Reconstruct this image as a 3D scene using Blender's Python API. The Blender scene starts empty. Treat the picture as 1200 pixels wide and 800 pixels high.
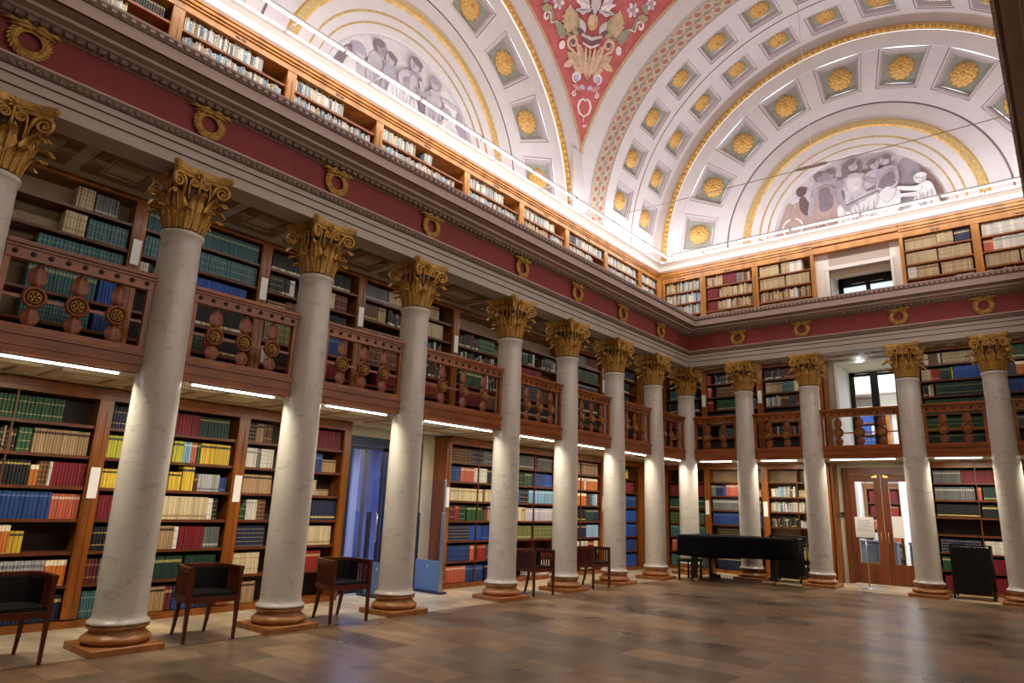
import bpy, math, random
from mathutils import Vector, Matrix
from math import sin, cos, pi, radians as RAD
RND = random.Random(11)
sc = bpy.context.scene
COL = sc.collection
# ---------------------------------------------------------------- materials
MATS = {}
def lin(c):
    return tuple(c) + (1.0,)
def mat(name, col, rough=.5, metal=0.0, noise=0.0, nscale=6.0, stretch=(1, 1, 1), col2=None, emit=0.0, bump=0.0, bscale=40.0, spec=.5, coat=0.0):
    m = bpy.data.materials.new(name); m.use_nodes = True
    nt = m.node_tree; b = nt.nodes['Principled BSDF']
    b.inputs['Base Color'].default_value = lin(col); b.inputs['Roughness'].default_value = rough
    b.inputs['Metallic'].default_value = metal
    b.inputs['Specular IOR Level'].default_value = spec
    if coat: b.inputs['Coat Weight'].default_value = coat; b.inputs['Coat Roughness'].default_value = .15
    if emit:
        b.inputs['Emission Color'].default_value = lin(col); b.inputs['Emission Strength'].default_value = emit
    if noise or col2 or bump:
        tc = nt.nodes.new('ShaderNodeTexCoord'); mp = nt.nodes.new('ShaderNodeMapping')
        mp.inputs['Scale'].default_value = stretch
        nt.links.new(tc.outputs['Object'], mp.inputs['Vector'])
        n = nt.nodes.new('ShaderNodeTexNoise'); n.inputs['Scale'].default_value = nscale; n.inputs['Detail'].default_value = 6
        nt.links.new(mp.outputs[0], n.inputs['Vector'])
        r = nt.nodes.new('ShaderNodeValToRGB')
        c2 = col2 or tuple(x * (1 - noise) for x in col)
        r.color_ramp.elements[0].position = .35; r.color_ramp.elements[1].position = .65
        r.color_ramp.elements[0].color = lin(c2); r.color_ramp.elements[1].color = lin(col)
        nt.links.new(n.outputs['Fac'], r.inputs['Fac']); nt.links.new(r.outputs['Color'], b.inputs['Base Color'])
        if bump:
            n2 = nt.nodes.new('ShaderNodeTexNoise'); n2.inputs['Scale'].default_value = bscale
            nt.links.new(tc.outputs['Object'], n2.inputs['Vector'])
            bp = nt.nodes.new('ShaderNodeBump'); bp.inputs['Strength'].default_value = bump; bp.inputs['Distance'].default_value = .02
            nt.links.new(n2.outputs['Fac'], bp.inputs['Height']); nt.links.new(bp.outputs[0], b.inputs['Normal'])
    MATS[name] = m
    return m
M = MATS
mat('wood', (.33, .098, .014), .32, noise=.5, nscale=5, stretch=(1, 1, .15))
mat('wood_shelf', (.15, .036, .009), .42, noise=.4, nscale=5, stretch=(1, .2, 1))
mat('wood_back', (.030, .010, .005), .6, noise=.4, nscale=4)  # bookcase backs darkened to deepen the shadow behind the books
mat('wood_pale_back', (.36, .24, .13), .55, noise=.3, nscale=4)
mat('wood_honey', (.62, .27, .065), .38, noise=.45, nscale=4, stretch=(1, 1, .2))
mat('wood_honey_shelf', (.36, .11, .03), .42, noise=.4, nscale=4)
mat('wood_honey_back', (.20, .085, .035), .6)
mat('wood_rail', (.36, .095, .016), .32, noise=.45, nscale=6, stretch=(.3, .3, 1))
mat('wood_leaf', (.33, .082, .020), .36, noise=.6, nscale=30)
mat('wood_chair', (.15, .030, .011), .3, noise=.5, nscale=9, stretch=(1, 1, .15))
mat('wood_door', (.21, .055, .014), .33, noise=.5, nscale=5, stretch=(1, 1, .12))
mat('stone_base', (.52, .23, .075), .35, noise=.45, nscale=7, bump=.05)
mat('wood_plinth', (.50, .19, .05), .38, noise=.4, nscale=6)
mat('gilt', (.62, .34, .075), .40, .35, noise=.35, nscale=20, bump=.25, bscale=60)
mat('gilt_shade', (.13, .06, .015), .55, .2, noise=.5, nscale=20)  # capital bell: shadow between the leaves put into the colour
mat('gilt_bright', (.66, .37, .085), .42, .3, noise=.5, nscale=18, bump=.3)
mat('gilt_vault', (.72, .42, .12), .5, .1, noise=.3, nscale=9, bump=.3, bscale=24)
mat('plaster', (.62, .575, .575), .75, noise=.06, nscale=3)
mat('plaster_mauve', (.40, .325, .33), .75)
mat('plaster_line', (.27, .21, .22), .8)
mat('plaster_warm', (.52, .44, .40), .75, noise=.08, nscale=3)
mat('coffer', (.315, .33, .275), .8, noise=.15, nscale=6)
mat('gold_paint', (.62, .45, .18), .6, .1, noise=.4, nscale=24)
mat('red_fresco', (.52, .125, .125), .8, noise=.2, nscale=5)
mat('red_frieze', (.30, .045, .045), .6, noise=.18, nscale=2.5)
mat('architrave', (.50, .455, .41), .6, noise=.08, nscale=3)
mat('mould_brown', (.30, .20, .165), .6, noise=.5, nscale=42, bump=.6, bscale=60)
mat('mould_line', (.10, .06, .05), .6)
mat('cornice_brown', (.36, .245, .20), .55, noise=.1, nscale=3)
mat('cornice_pink', (.56, .44, .42), .55, noise=.08, nscale=3)
mat('cornice_dark', (.10, .035, .02), .5, noise=.2, nscale=5)
mat('cream', (.68, .62, .46), .7, noise=.06, nscale=2)
mat('white', (.82, .80, .77), .6)
mat('soffit', (.50, .43, .34), .7, noise=.1, nscale=3)
mat('soffit_brown', (.24, .125, .06), .6, noise=.3, nscale=5)
mat('soffit_tan', (.34, .23, .13), .65)
mat('paper', (.85, .84, .82), .6)
mat('paper_line', (.45, .45, .45), .7)
mat('leather', (.008, .008, .010), .35, bump=.1, bscale=90)
mat('black', (.006, .006, .007), .45)
mat('black_cloth', (.0035, .0035, .006), .8, noise=.4, nscale=12, spec=.08)
mat('black_metal', (.02, .02, .022), .4, .6)
mat('brass', (.7, .45, .16), .3, .9)
mat('steel', (.55, .57, .60), .35, .9)
mat('white_metal', (.70, .70, .74), .4, .2)
mat('gate_blue', (.13, .24, .44), .4)
mat('gate_dark', (.03, .04, .07), .35, .3)
mat('led', (1, .97, .90), .5, emit=9.0)
mat('tube', (1, .99, .97), .5, emit=6.0)
mat('bin_blue', (.05, .07, .11), .5)
mat('night_blue', (.10, .12, .26), .3, nscale=3, stretch=(1, 1, .25), col2=(.30, .34, .60))  # lavender upright streaks stand in for reflections in the door glass
mat('cable', (.34, .24, .20), .6)
mat('wire_white', (.8, .78, .76), .5)
mat('lamp', (.7, .85, 1.0), .5, emit=25.0)
mat('sky_card', (.85, .92, 1.0), .9, emit=1.6)
for k, c in dict(p0=(.56, .52, .54), p1=(.49, .45, .49), p2=(.36, .31, .35), p3=(.22, .17, .20), p4=(.30, .19, .16), p5=(.42, .30, .27), p6=(.63, .60, .61), p7=(.17, .10, .105), p8=(.39, .36, .43), p9=(.68, .66, .66)).items():
    mat('paint_' + k, c, .85, noise=.16, nscale=7)
for k, c in dict(peach=(.68, .46, .33), leaf=(.40, .33, .20), tan=(.55, .40, .25), lilac=(.52, .47, .66), white=(.78, .70, .68), dark=(.16, .10, .12), grey=(.55, .50, .52), green=(.30, .30, .22), pink=(.62, .30, .30), border=(.56, .36, .20), redeye=(.46, .15, .12)).items():
    mat('orn_' + k, c, .8, noise=.2, nscale=14)

def node_mat(name):
    m = bpy.data.materials.new(name); m.use_nodes = True; MATS[name] = m
    return m, m.node_tree, m.node_tree.nodes['Principled BSDF']
def mix_rgb(nt, fac, a, b, blend='MIX'):
    n = nt.nodes.new('ShaderNodeMix'); n.data_type = 'RGBA'; n.blend_type = blend
    if isinstance(fac, float): n.inputs[0].default_value = fac
    else: nt.links.new(fac, n.inputs[0])
    for i, x in ((6, a), (7, b)):
        if isinstance(x, tuple): n.inputs[i].default_value = lin(x)
        else: nt.links.new(x, n.inputs[i])
    return n.outputs[2]
def nmath(nt, op, a, b=None, clamp=False):
    n = nt.nodes.new('ShaderNodeMath'); n.operation = op; n.use_clamp = clamp
    for i, x in ((0, a), (1, b)):
        if x is None: continue
        if isinstance(x, (int, float)): n.inputs[i].default_value = x
        else: nt.links.new(x, n.inputs[i])
    return n.outputs[0]
# marble
m, nt, b = node_mat('marble')
tc = nt.nodes.new('ShaderNodeTexCoord'); oi = nt.nodes.new('ShaderNodeObjectInfo')
add = nt.nodes.new('ShaderNodeVectorMath'); add.operation = 'ADD'
nt.links.new(tc.outputs['Object'], add.inputs[0]); nt.links.new(oi.outputs['Location'], add.inputs[1])
n1 = nt.nodes.new('ShaderNodeTexNoise'); n1.inputs['Scale'].default_value = 2.2; n1.inputs['Detail'].default_value = 5; nt.links.new(add.outputs[0], n1.inputs['Vector'])
mp = nt.nodes.new('ShaderNodeMapping'); mp.inputs['Scale'].default_value = (4.0, 4.0, 9.0); mp.inputs['Rotation'].default_value = (.3, .35, 0); nt.links.new(add.outputs[0], mp.inputs[0])
n2 = nt.nodes.new('ShaderNodeTexNoise'); n2.inputs['Scale'].default_value = 1.3; n2.inputs['Detail'].default_value = 4; n2.inputs['Distortion'].default_value = .8; nt.links.new(mp.outputs[0], n2.inputs['Vector'])
r2 = nt.nodes.new('ShaderNodeValToRGB'); r2.color_ramp.elements[0].position = .31; r2.color_ramp.elements[0].color = (1, 1, 1, 1); r2.color_ramp.elements[1].position = .42; r2.color_ramp.elements[1].color = (0, 0, 0, 1)
nt.links.new(n2.outputs['Fac'], r2.inputs[0])
base = mix_rgb(nt, n1.outputs['Fac'], (.56, .52, .47), (.74, .70, .655))
fac = nmath(nt, 'MULTIPLY', r2.outputs[0], .40)
nt.links.new(mix_rgb(nt, fac, base, (.30, .28, .285)), b.inputs['Base Color']); b.inputs['Roughness'].default_value = .28
# floor of limestone slabs
def slab_mat(name, ca, cb, cspot, r0):
    m, nt, b = node_mat(name)
    tc = nt.nodes.new('ShaderNodeTexCoord')
    br = nt.nodes.new('ShaderNodeTexBrick'); br.offset = .5; br.inputs['Scale'].default_value = 1.0
    br.inputs['Brick Width'].default_value = .95; br.inputs['Row Height'].default_value = .475; br.inputs['Mortar Size'].default_value = .005; br.inputs['Bias'].default_value = 0.0
    br.inputs['Color1'].default_value = (0, 0, 0, 1); br.inputs['Color2'].default_value = (1, 1, 1, 1); br.inputs['Mortar'].default_value = (0, 0, 0, 1)
    nt.links.new(tc.outputs['Object'], br.inputs['Vector'])
    def noise(scale, detail, rough=.5, st=(1, 1, 1)):
        mp = nt.nodes.new('ShaderNodeMapping'); mp.inputs['Scale'].default_value = st; nt.links.new(tc.outputs['Object'], mp.inputs[0])
        n = nt.nodes.new('ShaderNodeTexNoise'); n.inputs['Scale'].default_value = scale; n.inputs['Detail'].default_value = detail; n.inputs['Roughness'].default_value = rough; nt.links.new(mp.outputs[0], n.inputs['Vector']); return n.outputs['Fac']
    n1, n3, n4 = noise(1.1, 3, .5), noise(6, 2), noise(2.4, 4, .6, (1, 1.7, 1))
    rp = nt.nodes.new('ShaderNodeValToRGB'); el = rp.color_ramp.elements
    mid = tuple((x + y) / 2 for x, y in zip(ca, cb)); gy = sum(mid) / 3
    el[0].position = 0; el[0].color = lin(ca); el[1].position = 1; el[1].color = lin(cb)
    e = el.new(.3); e.color = lin(tuple(.45 * x + .5 * gy for x in mid)); e = el.new(.55); e.color = lin((mid[0] * 1.12, mid[1] * .98, mid[2] * .86)); e = el.new(.8); e.color = lin(tuple(.55 * x + .45 * gy for x in cb))
    nt.links.new(br.outputs['Color'], rp.inputs[0]); slab = rp.outputs[0]
    def ramp(f, p0, p1, c0, c1):
        v = nt.nodes.new('ShaderNodeValToRGB'); v.color_ramp.elements[0].position = p0; v.color_ramp.elements[1].position = p1; v.color_ramp.elements[0].color = lin(c0); v.color_ramp.elements[1].color = lin(c1); nt.links.new(f, v.inputs[0]); return v.outputs[0]
    c1 = mix_rgb(nt, 1.0, slab, ramp(n1, .30, .70, (.62, .58, .60), (1.30, 1.22, 1.06)), 'MULTIPLY')
    c1 = mix_rgb(nt, 1.0, c1, ramp(n4, .28, .72, (.70, .67, .64), (1.25, 1.20, 1.12)), 'MULTIPLY')
    c2 = mix_rgb(nt, nmath(nt, 'MULTIPLY', n3, .25), c1, cspot)
    c3 = mix_rgb(nt, br.outputs['Fac'], c2, cspot)
    nt.links.new(c3, b.inputs['Base Color'])
    nt.links.new(nmath(nt, 'ADD', nmath(nt, 'MULTIPLY', n1, .22), r0), b.inputs['Roughness'])
    b.inputs['Specular IOR Level'].default_value = .40
slab_mat('floor_stone', (.135, .090, .055), (.385, .275, .168), (.11, .082, .06), .20)
slab_mat('floor_pale', (.50, .44, .32), (.66, .60, .46), (.34, .28, .20), .25)
# books: colours and spine bands come from mesh attributes
m, nt, b = node_mat('book')
def attr(n, out):
    a = nt.nodes.new('ShaderNodeAttribute'); a.attribute_name = n; return a.outputs[out]
sp = nt.nodes.new('ShaderNodeSeparateXYZ'); nt.links.new(attr('band', 'Vector'), sp.inputs[0])
v = nmath(nt, 'FRACT', nmath(nt, 'ADD', nmath(nt, 'MULTIPLY', attr('hv', 'Fac'), sp.outputs[0]), sp.outputs[1]))
msk = nmath(nt, 'LESS_THAN', nmath(nt, 'ABSOLUTE', nmath(nt, 'SUBTRACT', v, .5)), sp.outputs[2])
nt.links.new(mix_rgb(nt, msk, attr('Col', 'Color'), attr('Trm', 'Color')), b.inputs['Base Color']); b.inputs['Roughness'].default_value = .5
# clear glass
def glass(name, tint, rough=0.0, mixf=.12):
    m = bpy.data.materials.new(name); m.use_nodes = True; nt = m.node_tree; nt.nodes.clear()
    o = nt.nodes.new('ShaderNodeOutputMaterial'); t = nt.nodes.new('ShaderNodeBsdfTransparent'); g = nt.nodes.new('ShaderNodeBsdfGlossy'); x = nt.nodes.new('ShaderNodeMixShader')
    t.inputs[0].default_value = lin(tint); g.inputs['Roughness'].default_value = rough; x.inputs[0].default_value = mixf
    nt.links.new(t.outputs[0], x.inputs[1]); nt.links.new(g.outputs[0], x.inputs[2]); nt.links.new(x.outputs[0], o.inputs[0]); MATS[name] = m
glass('glass', (.92, .95, .97)); glass('glass_blue', (.84, .86, .98), .02, .12); glass('acrylic', (.95, .96, .98), 0, .05)

# ---------------------------------------------------------------- mesh building
class MB:
    def __init__(s): s.v, s.f, s.m, s.sm = [], [], [], []
    def add(s, vs, fs, m=0, T=None, smooth=False):
        o = len(s.v)
        s.v += [tuple(T @ Vector(q)) for q in vs] if T is not None else [tuple(q) for q in vs]
        for q in fs: s.f.append(tuple(i + o for i in q)); s.m.append(m); s.sm.append(smooth)
        return s
    def box(s, x0, x1, y0, y1, z0, z1, m=0, T=None):
        vs = [(x, y, z) for z in (z0, z1) for y in (y0, y1) for x in (x0, x1)]
        return s.add(vs, [(0, 2, 3, 1), (4, 5, 7, 6), (0, 1, 5, 4), (2, 6, 7, 3), (0, 4, 6, 2), (1, 3, 7, 5)], m, T)
    def bbox(s, x0, x1, y0, y1, z0, z1, c=.006, m=0, T=None):   # box with chamfered upright edges and top
        pl = [(x0 + c, y0), (x1 - c, y0), (x1, y0 + c), (x1, y1 - c), (x1 - c, y1), (x0 + c, y1), (x0, y1 - c), (x0, y0 + c)]
        pi_ = [((x - (x0 + x1) / 2) * (1 - 2 * c / max(x1 - x0, 1e-6)) + (x0 + x1) / 2, (y - (y0 + y1) / 2) * (1 - 2 * c / max(y1 - y0, 1e-6)) + (y0 + y1) / 2) for x, y in pl]
        vs = [(x, y, z0) for x, y in pl] + [(x, y, z1 - c) for x, y in pl] + [(x, y, z1) for x, y in pi_]
        fs = [tuple(range(7, -1, -1)), tuple(range(16, 24))]
        for r in (0, 8):
            for i in range(8): j = (i + 1) % 8; fs.append((r + i, r + j, r + 8 + j, r + 8 + i))
        return s.add(vs, fs, m, T)
    def lathe(s, pr, n=32, c=(0, 0), m=0, T=None, smooth=True, caps=True):
        vs, fs = [], []
        for r, z in pr:
            for i in range(n): a = 2 * pi * i / n; vs.append((c[0] + r * cos(a), c[1] + r * sin(a), z))
        for k in range(len(pr) - 1):
            for i in range(n): j = (i + 1) % n; fs.append((k * n + i, k * n + j, k * n + n + j, k * n + n + i))
        s.add(vs, fs, m, T, smooth)
        if caps:
            o = len(s.v) - len(vs)
            s.f += [tuple(range(o + n - 1, o - 1, -1)), tuple(range(o + (len(pr) - 1) * n, o + len(pr) * n))]; s.m += [m, m]; s.sm += [False, False]
        return s
    def tube(s, pts, r, n=8, m=0, T=None, closed=False, taper=None, smooth=True):
        pts = [Vector(p) for p in pts]; N = len(pts); vs, fs = [], []
        ref = None
        for i, p in enumerate(pts):
            a = pts[(i - 1) % N] if (closed or i) else p
            c = pts[(i + 1) % N] if (closed or i < N - 1) else p
            t = (c - a).normalized()
            if ref is None: ref = Vector((0, 0, 1)) if abs(t.z) < .9 else Vector((1, 0, 0))
            u = (ref - t * ref.dot(t)).normalized(); w = t.cross(u); ref = u
            rr = r if taper is None else taper[i]
            for k in range(n): q = 2 * pi * k / n; vs.append(p + (u * cos(q) + w * sin(q)) * rr)
        for i in range(N if closed else N - 1):
            j = (i + 1) % N
            for k in range(n): l = (k + 1) % n; fs.append((i * n + k, i * n + l, j * n + l, j * n + k))
        if not closed: fs += [tuple(range(n - 1, -1, -1)), tuple(range((N - 1) * n, N * n))]
        return s.add(vs, fs, m, T, smooth)
    def poly(s, pts, m=0, T=None): return s.add(pts, [tuple(range(len(pts)))], m, T)
    def prism(s, pl, z0, z1, m=0, T=None):
        n = len(pl); vs = [(x, y, z0) for x, y in pl] + [(x, y, z1) for x, y in pl]
        fs = [tuple(range(n - 1, -1, -1)), tuple(range(n, 2 * n))] + [(i, (i + 1) % n, n + (i + 1) % n, n + i) for i in range(n)]
        return s.add(vs, fs, m, T)
    def ball(s, c, r, n=10, k=6, m=0, T=None, sc_=(1, 1, 1)):
        vs, fs = [], []
        for i in range(k + 1):
            a = pi * i / k
            for j in range(n): q = 2 * pi * j / n; vs.append((c[0] + r * sc_[0] * sin(a) * cos(q), c[1] + r * sc_[1] * sin(a) * sin(q), c[2] + r * sc_[2] * cos(a)))
        for i in range(k):
            for j in range(n): l = (j + 1) % n; fs.append((i * n + j, i * n + n + j, i * n + n + l, i * n + l))
        return s.add(vs, fs, m, T, True)
    def mesh(s, name, mats):
        me = bpy.data.meshes.new(name); me.from_pydata(s.v, [], s.f)
        for q in mats: me.materials.append(M[q])
        me.polygons.foreach_set('material_index', s.m); me.polygons.foreach_set('use_smooth', s.sm); me.update()
        return me
    def build(s, name, mats, parent=None, loc=None):
        if isinstance(mats, str): mats = [mats]
        return link(name, s.mesh(name, mats), parent, loc)
def link(name, me, parent=None, loc=None, rot=None):
    o = bpy.data.objects.new(name, me); COL.objects.link(o)
    if parent: o.parent = parent
    if loc is not None: o.location = loc
    if rot is not None: o.rotation_euler = rot
    return o
def tag(o, label, cat, group=None):
    o['label'] = label; o['category'] = cat; o['kind'] = 'thing'
    if group: o['group'] = group
    return o
def thing(name, label, cat, loc=(0, 0, 0), rz=0, group=None):
    return tag(link(name, None, None, loc, (0, 0, rz)), label, cat, group)
def struct(mb, name, mats):
    o = mb.build(name, mats); o['kind'] = 'structure'; return o
TRIM = [0]
def trim(mb, mats):
    TRIM[0] += 1; return struct(mb, 'trim_%d' % TRIM[0], mats)
ORD = ['first', 'second', 'third', 'fourth', 'fifth', 'sixth', 'seventh', 'eighth', 'ninth', 'tenth', 'eleventh', 'twelfth', 'thirteenth', 'fourteenth', 'fifteenth', 'sixteenth', 'seventeenth', 'eighteenth', 'nineteenth', 'twentieth']
def ordn(i): return ORD[i] if i < len(ORD) else '%d%s' % (i + 1, {1: 'st', 2: 'nd', 3: 'rd'}.get((i + 1) % 10, 'th'))

# ---------------------------------------------------------------- camera
CF, CCX, CCY, YAW, PIT, ROL = 783.08, 613.2, 395.97, .6853, .2447, .0328
CAM = Vector((8.074, -17.088, 1.599))
fwd = Vector((-sin(YAW) * cos(PIT), cos(YAW) * cos(PIT), sin(PIT))); rt = Vector((cos(YAW), sin(YAW), 0)); up = rt.cross(fwd)
RT = rt * cos(ROL) + up * sin(ROL); UP = -rt * sin(ROL) + up * cos(ROL)
cd = bpy.data.cameras.new('camera'); cam = bpy.data.objects.new('camera', cd); COL.objects.link(cam)
cam.matrix_world = Matrix(((RT.x, UP.x, -fwd.x, CAM.x), (RT.y, UP.y, -fwd.y, CAM.y), (RT.z, UP.z, -fwd.z, CAM.z), (0, 0, 0, 1)))
cd.sensor_width = 36; cd.lens = CF * 36 / 1200; cd.shift_x = -(CCX - 600) / 1200; cd.shift_y = (CCY - 400) / 1200; cd.clip_start = .05; cd.clip_end = 200
sc.camera = cam
def px(p):
    d = Vector(p) - CAM; z = d.dot(fwd)
    if z < .05: return None
    return (CCX + CF * d.dot(RT) / z, CCY - CF * d.dot(UP) / z)
def inframe(p, mg=0):
    q = px(p); return q is not None and -mg <= q[0] <= 1200 + mg and -mg <= q[1] <= 800 + mg

# ---------------------------------------------------------------- layout
W = 8.68; S = 1.9
CY = {8: 0, 7: -1.9, 6: -3.8, 5: -5.7, 4: -7.6, 3: -10.03, 2: -11.93, 1: -13.83, 0: -15.73, -1: -17.63}
BX = {0: 1.63, 1: 3.27, 2: 5.42, 3: 7.05, 4: W}
YF = -17.63; XC, YC, ZC = 4.34, -8.81, 9.2
FL, FB = -1.53, 1.2           # bookcase faces left / back
def Tleft(x=0.0, y=0.0, z=0.0):   # local: x along wall (+Y), y outward into room is -y local -> faces +X
    return Matrix(((0, -1, 0, x), (1, 0, 0, y), (0, 0, 1, z), (0, 0, 0, 1)))
def Tback(x=0.0, y=0.0, z=0.0):
    return Matrix(((1, 0, 0, x), (0, 1, 0, y), (0, 0, 1, z), (0, 0, 0, 1)))
# local wall frame: x along the wall to the viewer's right, -y toward the viewer, z up

# floor, walls
FI = .27
struct(MB().box(FI, W - FI, YF + FI, -FI, -.12, 0), 'floor', ['floor_stone'])
struct(MB().box(-5.2, W + 2, -FI, 7.5, -.12, 0).box(-5.2, FI, -19.4, -FI, -.12, 0).box(W - FI, W + 2, -19.4, -FI, -.12, 0).box(FI, W - FI, -19.4, YF + FI, -.12, 0), 'floor.001', ['floor_pale'])
mb = MB()
mb.box(-2.15, -1.95, -19.4, -9.70, 0, 9.17).box(-2.15, -1.95, -7.92, 1.8, 0, 9.17).box(-2.15, -1.95, -9.70, -7.92, 2.72, 9.17)
struct(mb, 'wall_left', ['cream'])
mb = MB()
D0, D1 = 3.50, 5.20; w0, w1 = 3.60, 5.08
mb.box(-2.15, D0, 1.62, 1.85, 0, 2.9).box(D1, W + 2.2, 1.62, 1.85, 0, 2.9).box(D0, D1, 1.62, 1.85, 2.74, 2.9)
mb.box(-2.15, w0, 1.62, 1.85, 2.9, 6.4).box(w1, W + 2.2, 1.62, 1.85, 2.9, 6.4).box(w0, w1, 1.62, 1.85, 5.42, 6.4)
mb.box(-2.15, w0, 1.62, 1.85, 6.4, 9.17).box(w1, W + 2.2, 1.62, 1.85, 6.4, 9.17).box(w0, w1, 1.62, 1.85, 7.92, 9.17)
struct(mb, 'wall_back', ['cream'])
struct(MB().box(W + 1.95, W + 2.15, -19.4, 1.8, 0, 9.17), 'wall_right', ['soffit'])
struct(MB().box(-2.15, W + 2.15, -19.6, -19.4, 0, 9.17), 'wall_front', ['soffit'])

# entablature swept round the hall
def ring(profile, mats, idx, d_in=True, rect=(0, W, YF, 0)):
    x0, x1, y0, y1 = rect; mb = MB()
    for k in range(len(profile) - 1):
        (d0, z0), (d1, z1) = profile[k], profile[k + 1]
        c0 = [(x0 + d0, y1 - d0, z0), (x1 - d0, y1 - d0, z0), (x1 - d0, y0 + d0, z0), (x0 + d0, y0 + d0, z0)]
        c1 = [(x0 + d1, y1 - d1, z1), (x1 - d1, y1 - d1, z1), (x1 - d1, y0 + d1, z1), (x0 + d1, y0 + d1, z1)]
        for i in range(4):
            j = (i + 1) % 4; mb.add([c0[i], c0[j], c1[j], c1[i]], [(0, 1, 2, 3)], idx[k])
    return mb
def ring_bits(mb, d, z0, z1, depth, pitch, wd, m, edges=(0, 1, 3), round_=False):   # repeated small blocks along the ring at inset d
    x0, x1, y0, y1 = d, W - d, YF + d, -d
    for e in edges:
        L = (x1 - x0) if e in (1, 2) else (y1 - y0); n = int(L / pitch)
        for i in range(n):
            a = (i + .5) * L / n
            if e == 0: mb.box(x0, x0 + depth, y1 - a - wd / 2, y1 - a + wd / 2, z0, z1, m)
            elif e == 1: mb.box(x0 + a - wd / 2, x0 + a + wd / 2, y1 - depth, y1, z0, z1, m)
            elif e == 3: mb.box(x1 - depth, x1, y1 - a - wd / 2, y1 - a + wd / 2, z0, z1, m)
AR = [(-.30, 5.56), (-.20, 5.43), (.185, 5.43), (.185, 5.565), (.205, 5.575), (.205, 5.675), (.225, 5.685), (.225, 5.755), (.245, 5.765), (.255, 5.83), (.285, 5.84), (.285, 5.86), (.20, 5.865)]
mb = ring(AR, None, [0, 0, 0, 1, 0, 1, 0, 1, 2, 3, 3, 3])
ring_bits(mb, .25, 5.775, 5.82, .018, .075, .045, 2)
trim(mb, ['architrave', 'mould_line', 'mould_brown', 'cornice_pink'])
trim(ring([(.20, 5.865), (.20, 6.28)], None, [0]), ['red_frieze'])
CO = [(.20, 6.275), (.235, 6.275), (.30, 6.345), (.33, 6.35), (.33, 6.385), (.42, 6.40), (.43, 6.43), (.575, 6.44), (.575, 6.455), (.60, 6.455), (.60, 6.595), (.615, 6.60), (.625, 6.62), (.65, 6.67), (.65, 6.70), (.60, 6.71), (-1.9, 6.71)]
mb = ring(CO, None, [0, 1, 0, 0, 0, 2, 0, 3, 3, 2, 3, 1, 1, 2, 2, 4])
ring_bits(mb, .26, 6.285, 6.34, .055, .11, .07, 1)
ring_bits(mb, .615, 6.625, 6.66, .03, .10, .05, 2)
trim(mb, ['cornice_brown', 'mould_brown', 'cornice_pink', 'cornice_dark', 'wood_honey_shelf'])

# gallery floors and aisle ceilings
def aisle_ceiling(z, lvl, d_out, t):
    mb = MB()
    # slabs: left, back, right, front
    for (xa, xb, ya, yb) in ((-2.0, d_out, YF - 1.9, 1.7), (d_out, W - d_out, -d_out, 1.7), (W - d_out, W + 2.0, YF - 1.9, 1.7), (d_out, W - d_out, YF - 1.9, YF + d_out)):
        mb.box(xa, xb, ya, yb, z, z + t, 0)
    ys = sorted(CY.values()) + [1.2]
    def panel(x0, x1, y0, y1):
        b_ = .16
        mb.box(x0, x1, y0, y0 + b_, z - .035, z, 1).box(x0, x1, y1 - b_, y1, z - .035, z, 1).box(x0, x0 + b_, y0 + b_, y1 - b_, z - .035, z, 1).box(x1 - b_, x1, y0 + b_, y1 - b_, z - .035, z, 1)
        mb.box(x0 + b_ + .05, x1 - b_ - .05, y0 + b_ + .05, y1 - b_ - .05, z - .02, z, 2)
    for i in range(len(ys) - 1):
        n = 2 if ys[i + 1] - ys[i] > 1.5 else 1
        for k in range(n):
            h = (ys[i + 1] - ys[i]) / n
            panel(-1.22, -.36, ys[i] + k * h + .09, ys[i] + (k + 1) * h - .09)
    xs = [0] + sorted(BX.values())
    for i in range(len(xs) - 1):
        n = 2
        for k in range(n):
            h = (xs[i + 1] - xs[i]) / n
            panel(xs[i] + k * h + .09, xs[i] + (k + 1) * h - .09, .30, .95)
    return mb
trim(aisle_ceiling(5.56, 2, -.25, .2), ['soffit', 'soffit_brown', 'soffit_tan'])
mat('panel_tan_lit', (.52, .40, .24), .65)  # ceiling tan lightened to stand in for bounced light
trim(aisle_ceiling(2.90, 1, -.06, .2), ['cream', 'panel_tan_lit', 'cream'])

# ---------------------------------------------------------------- vault
def armpt(arm):
    if arm == 'back': return lambda p, q, z: (XC + p, q, z)
    if arm == 'left': return lambda p, q, z: (-q, YC + p, z)
    if arm == 'right': return lambda p, q, z: (2 * XC + q, YC + p, z)
    return lambda p, q, z: (XC + p, 2 * YC - q, z)
def annulus(mb, P, pts, m, n=72, a0=0.0, a1=180.0, smooth=True):   # pts: (R,q) profile swept round the arch; m list per segment
    for k in range(len(pts) - 1):
        (r0, q0), (r1, q1) = pts[k], pts[k + 1]; vs, fs = [], []
        for i in range(n + 1):
            a = RAD(a0 + (a1 - a0) * i / n)
            vs += [P(-r0 * cos(a), q0, ZC + r0 * sin(a)), P(-r1 * cos(a), q1, ZC + r1 * sin(a))]
        for i in range(n): fs.append((2 * i, 2 * i + 1, 2 * i + 3, 2 * i + 2))
        mb.add(vs, fs, m[k] if isinstance(m, (list, tuple)) else m, None, smooth)
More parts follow.
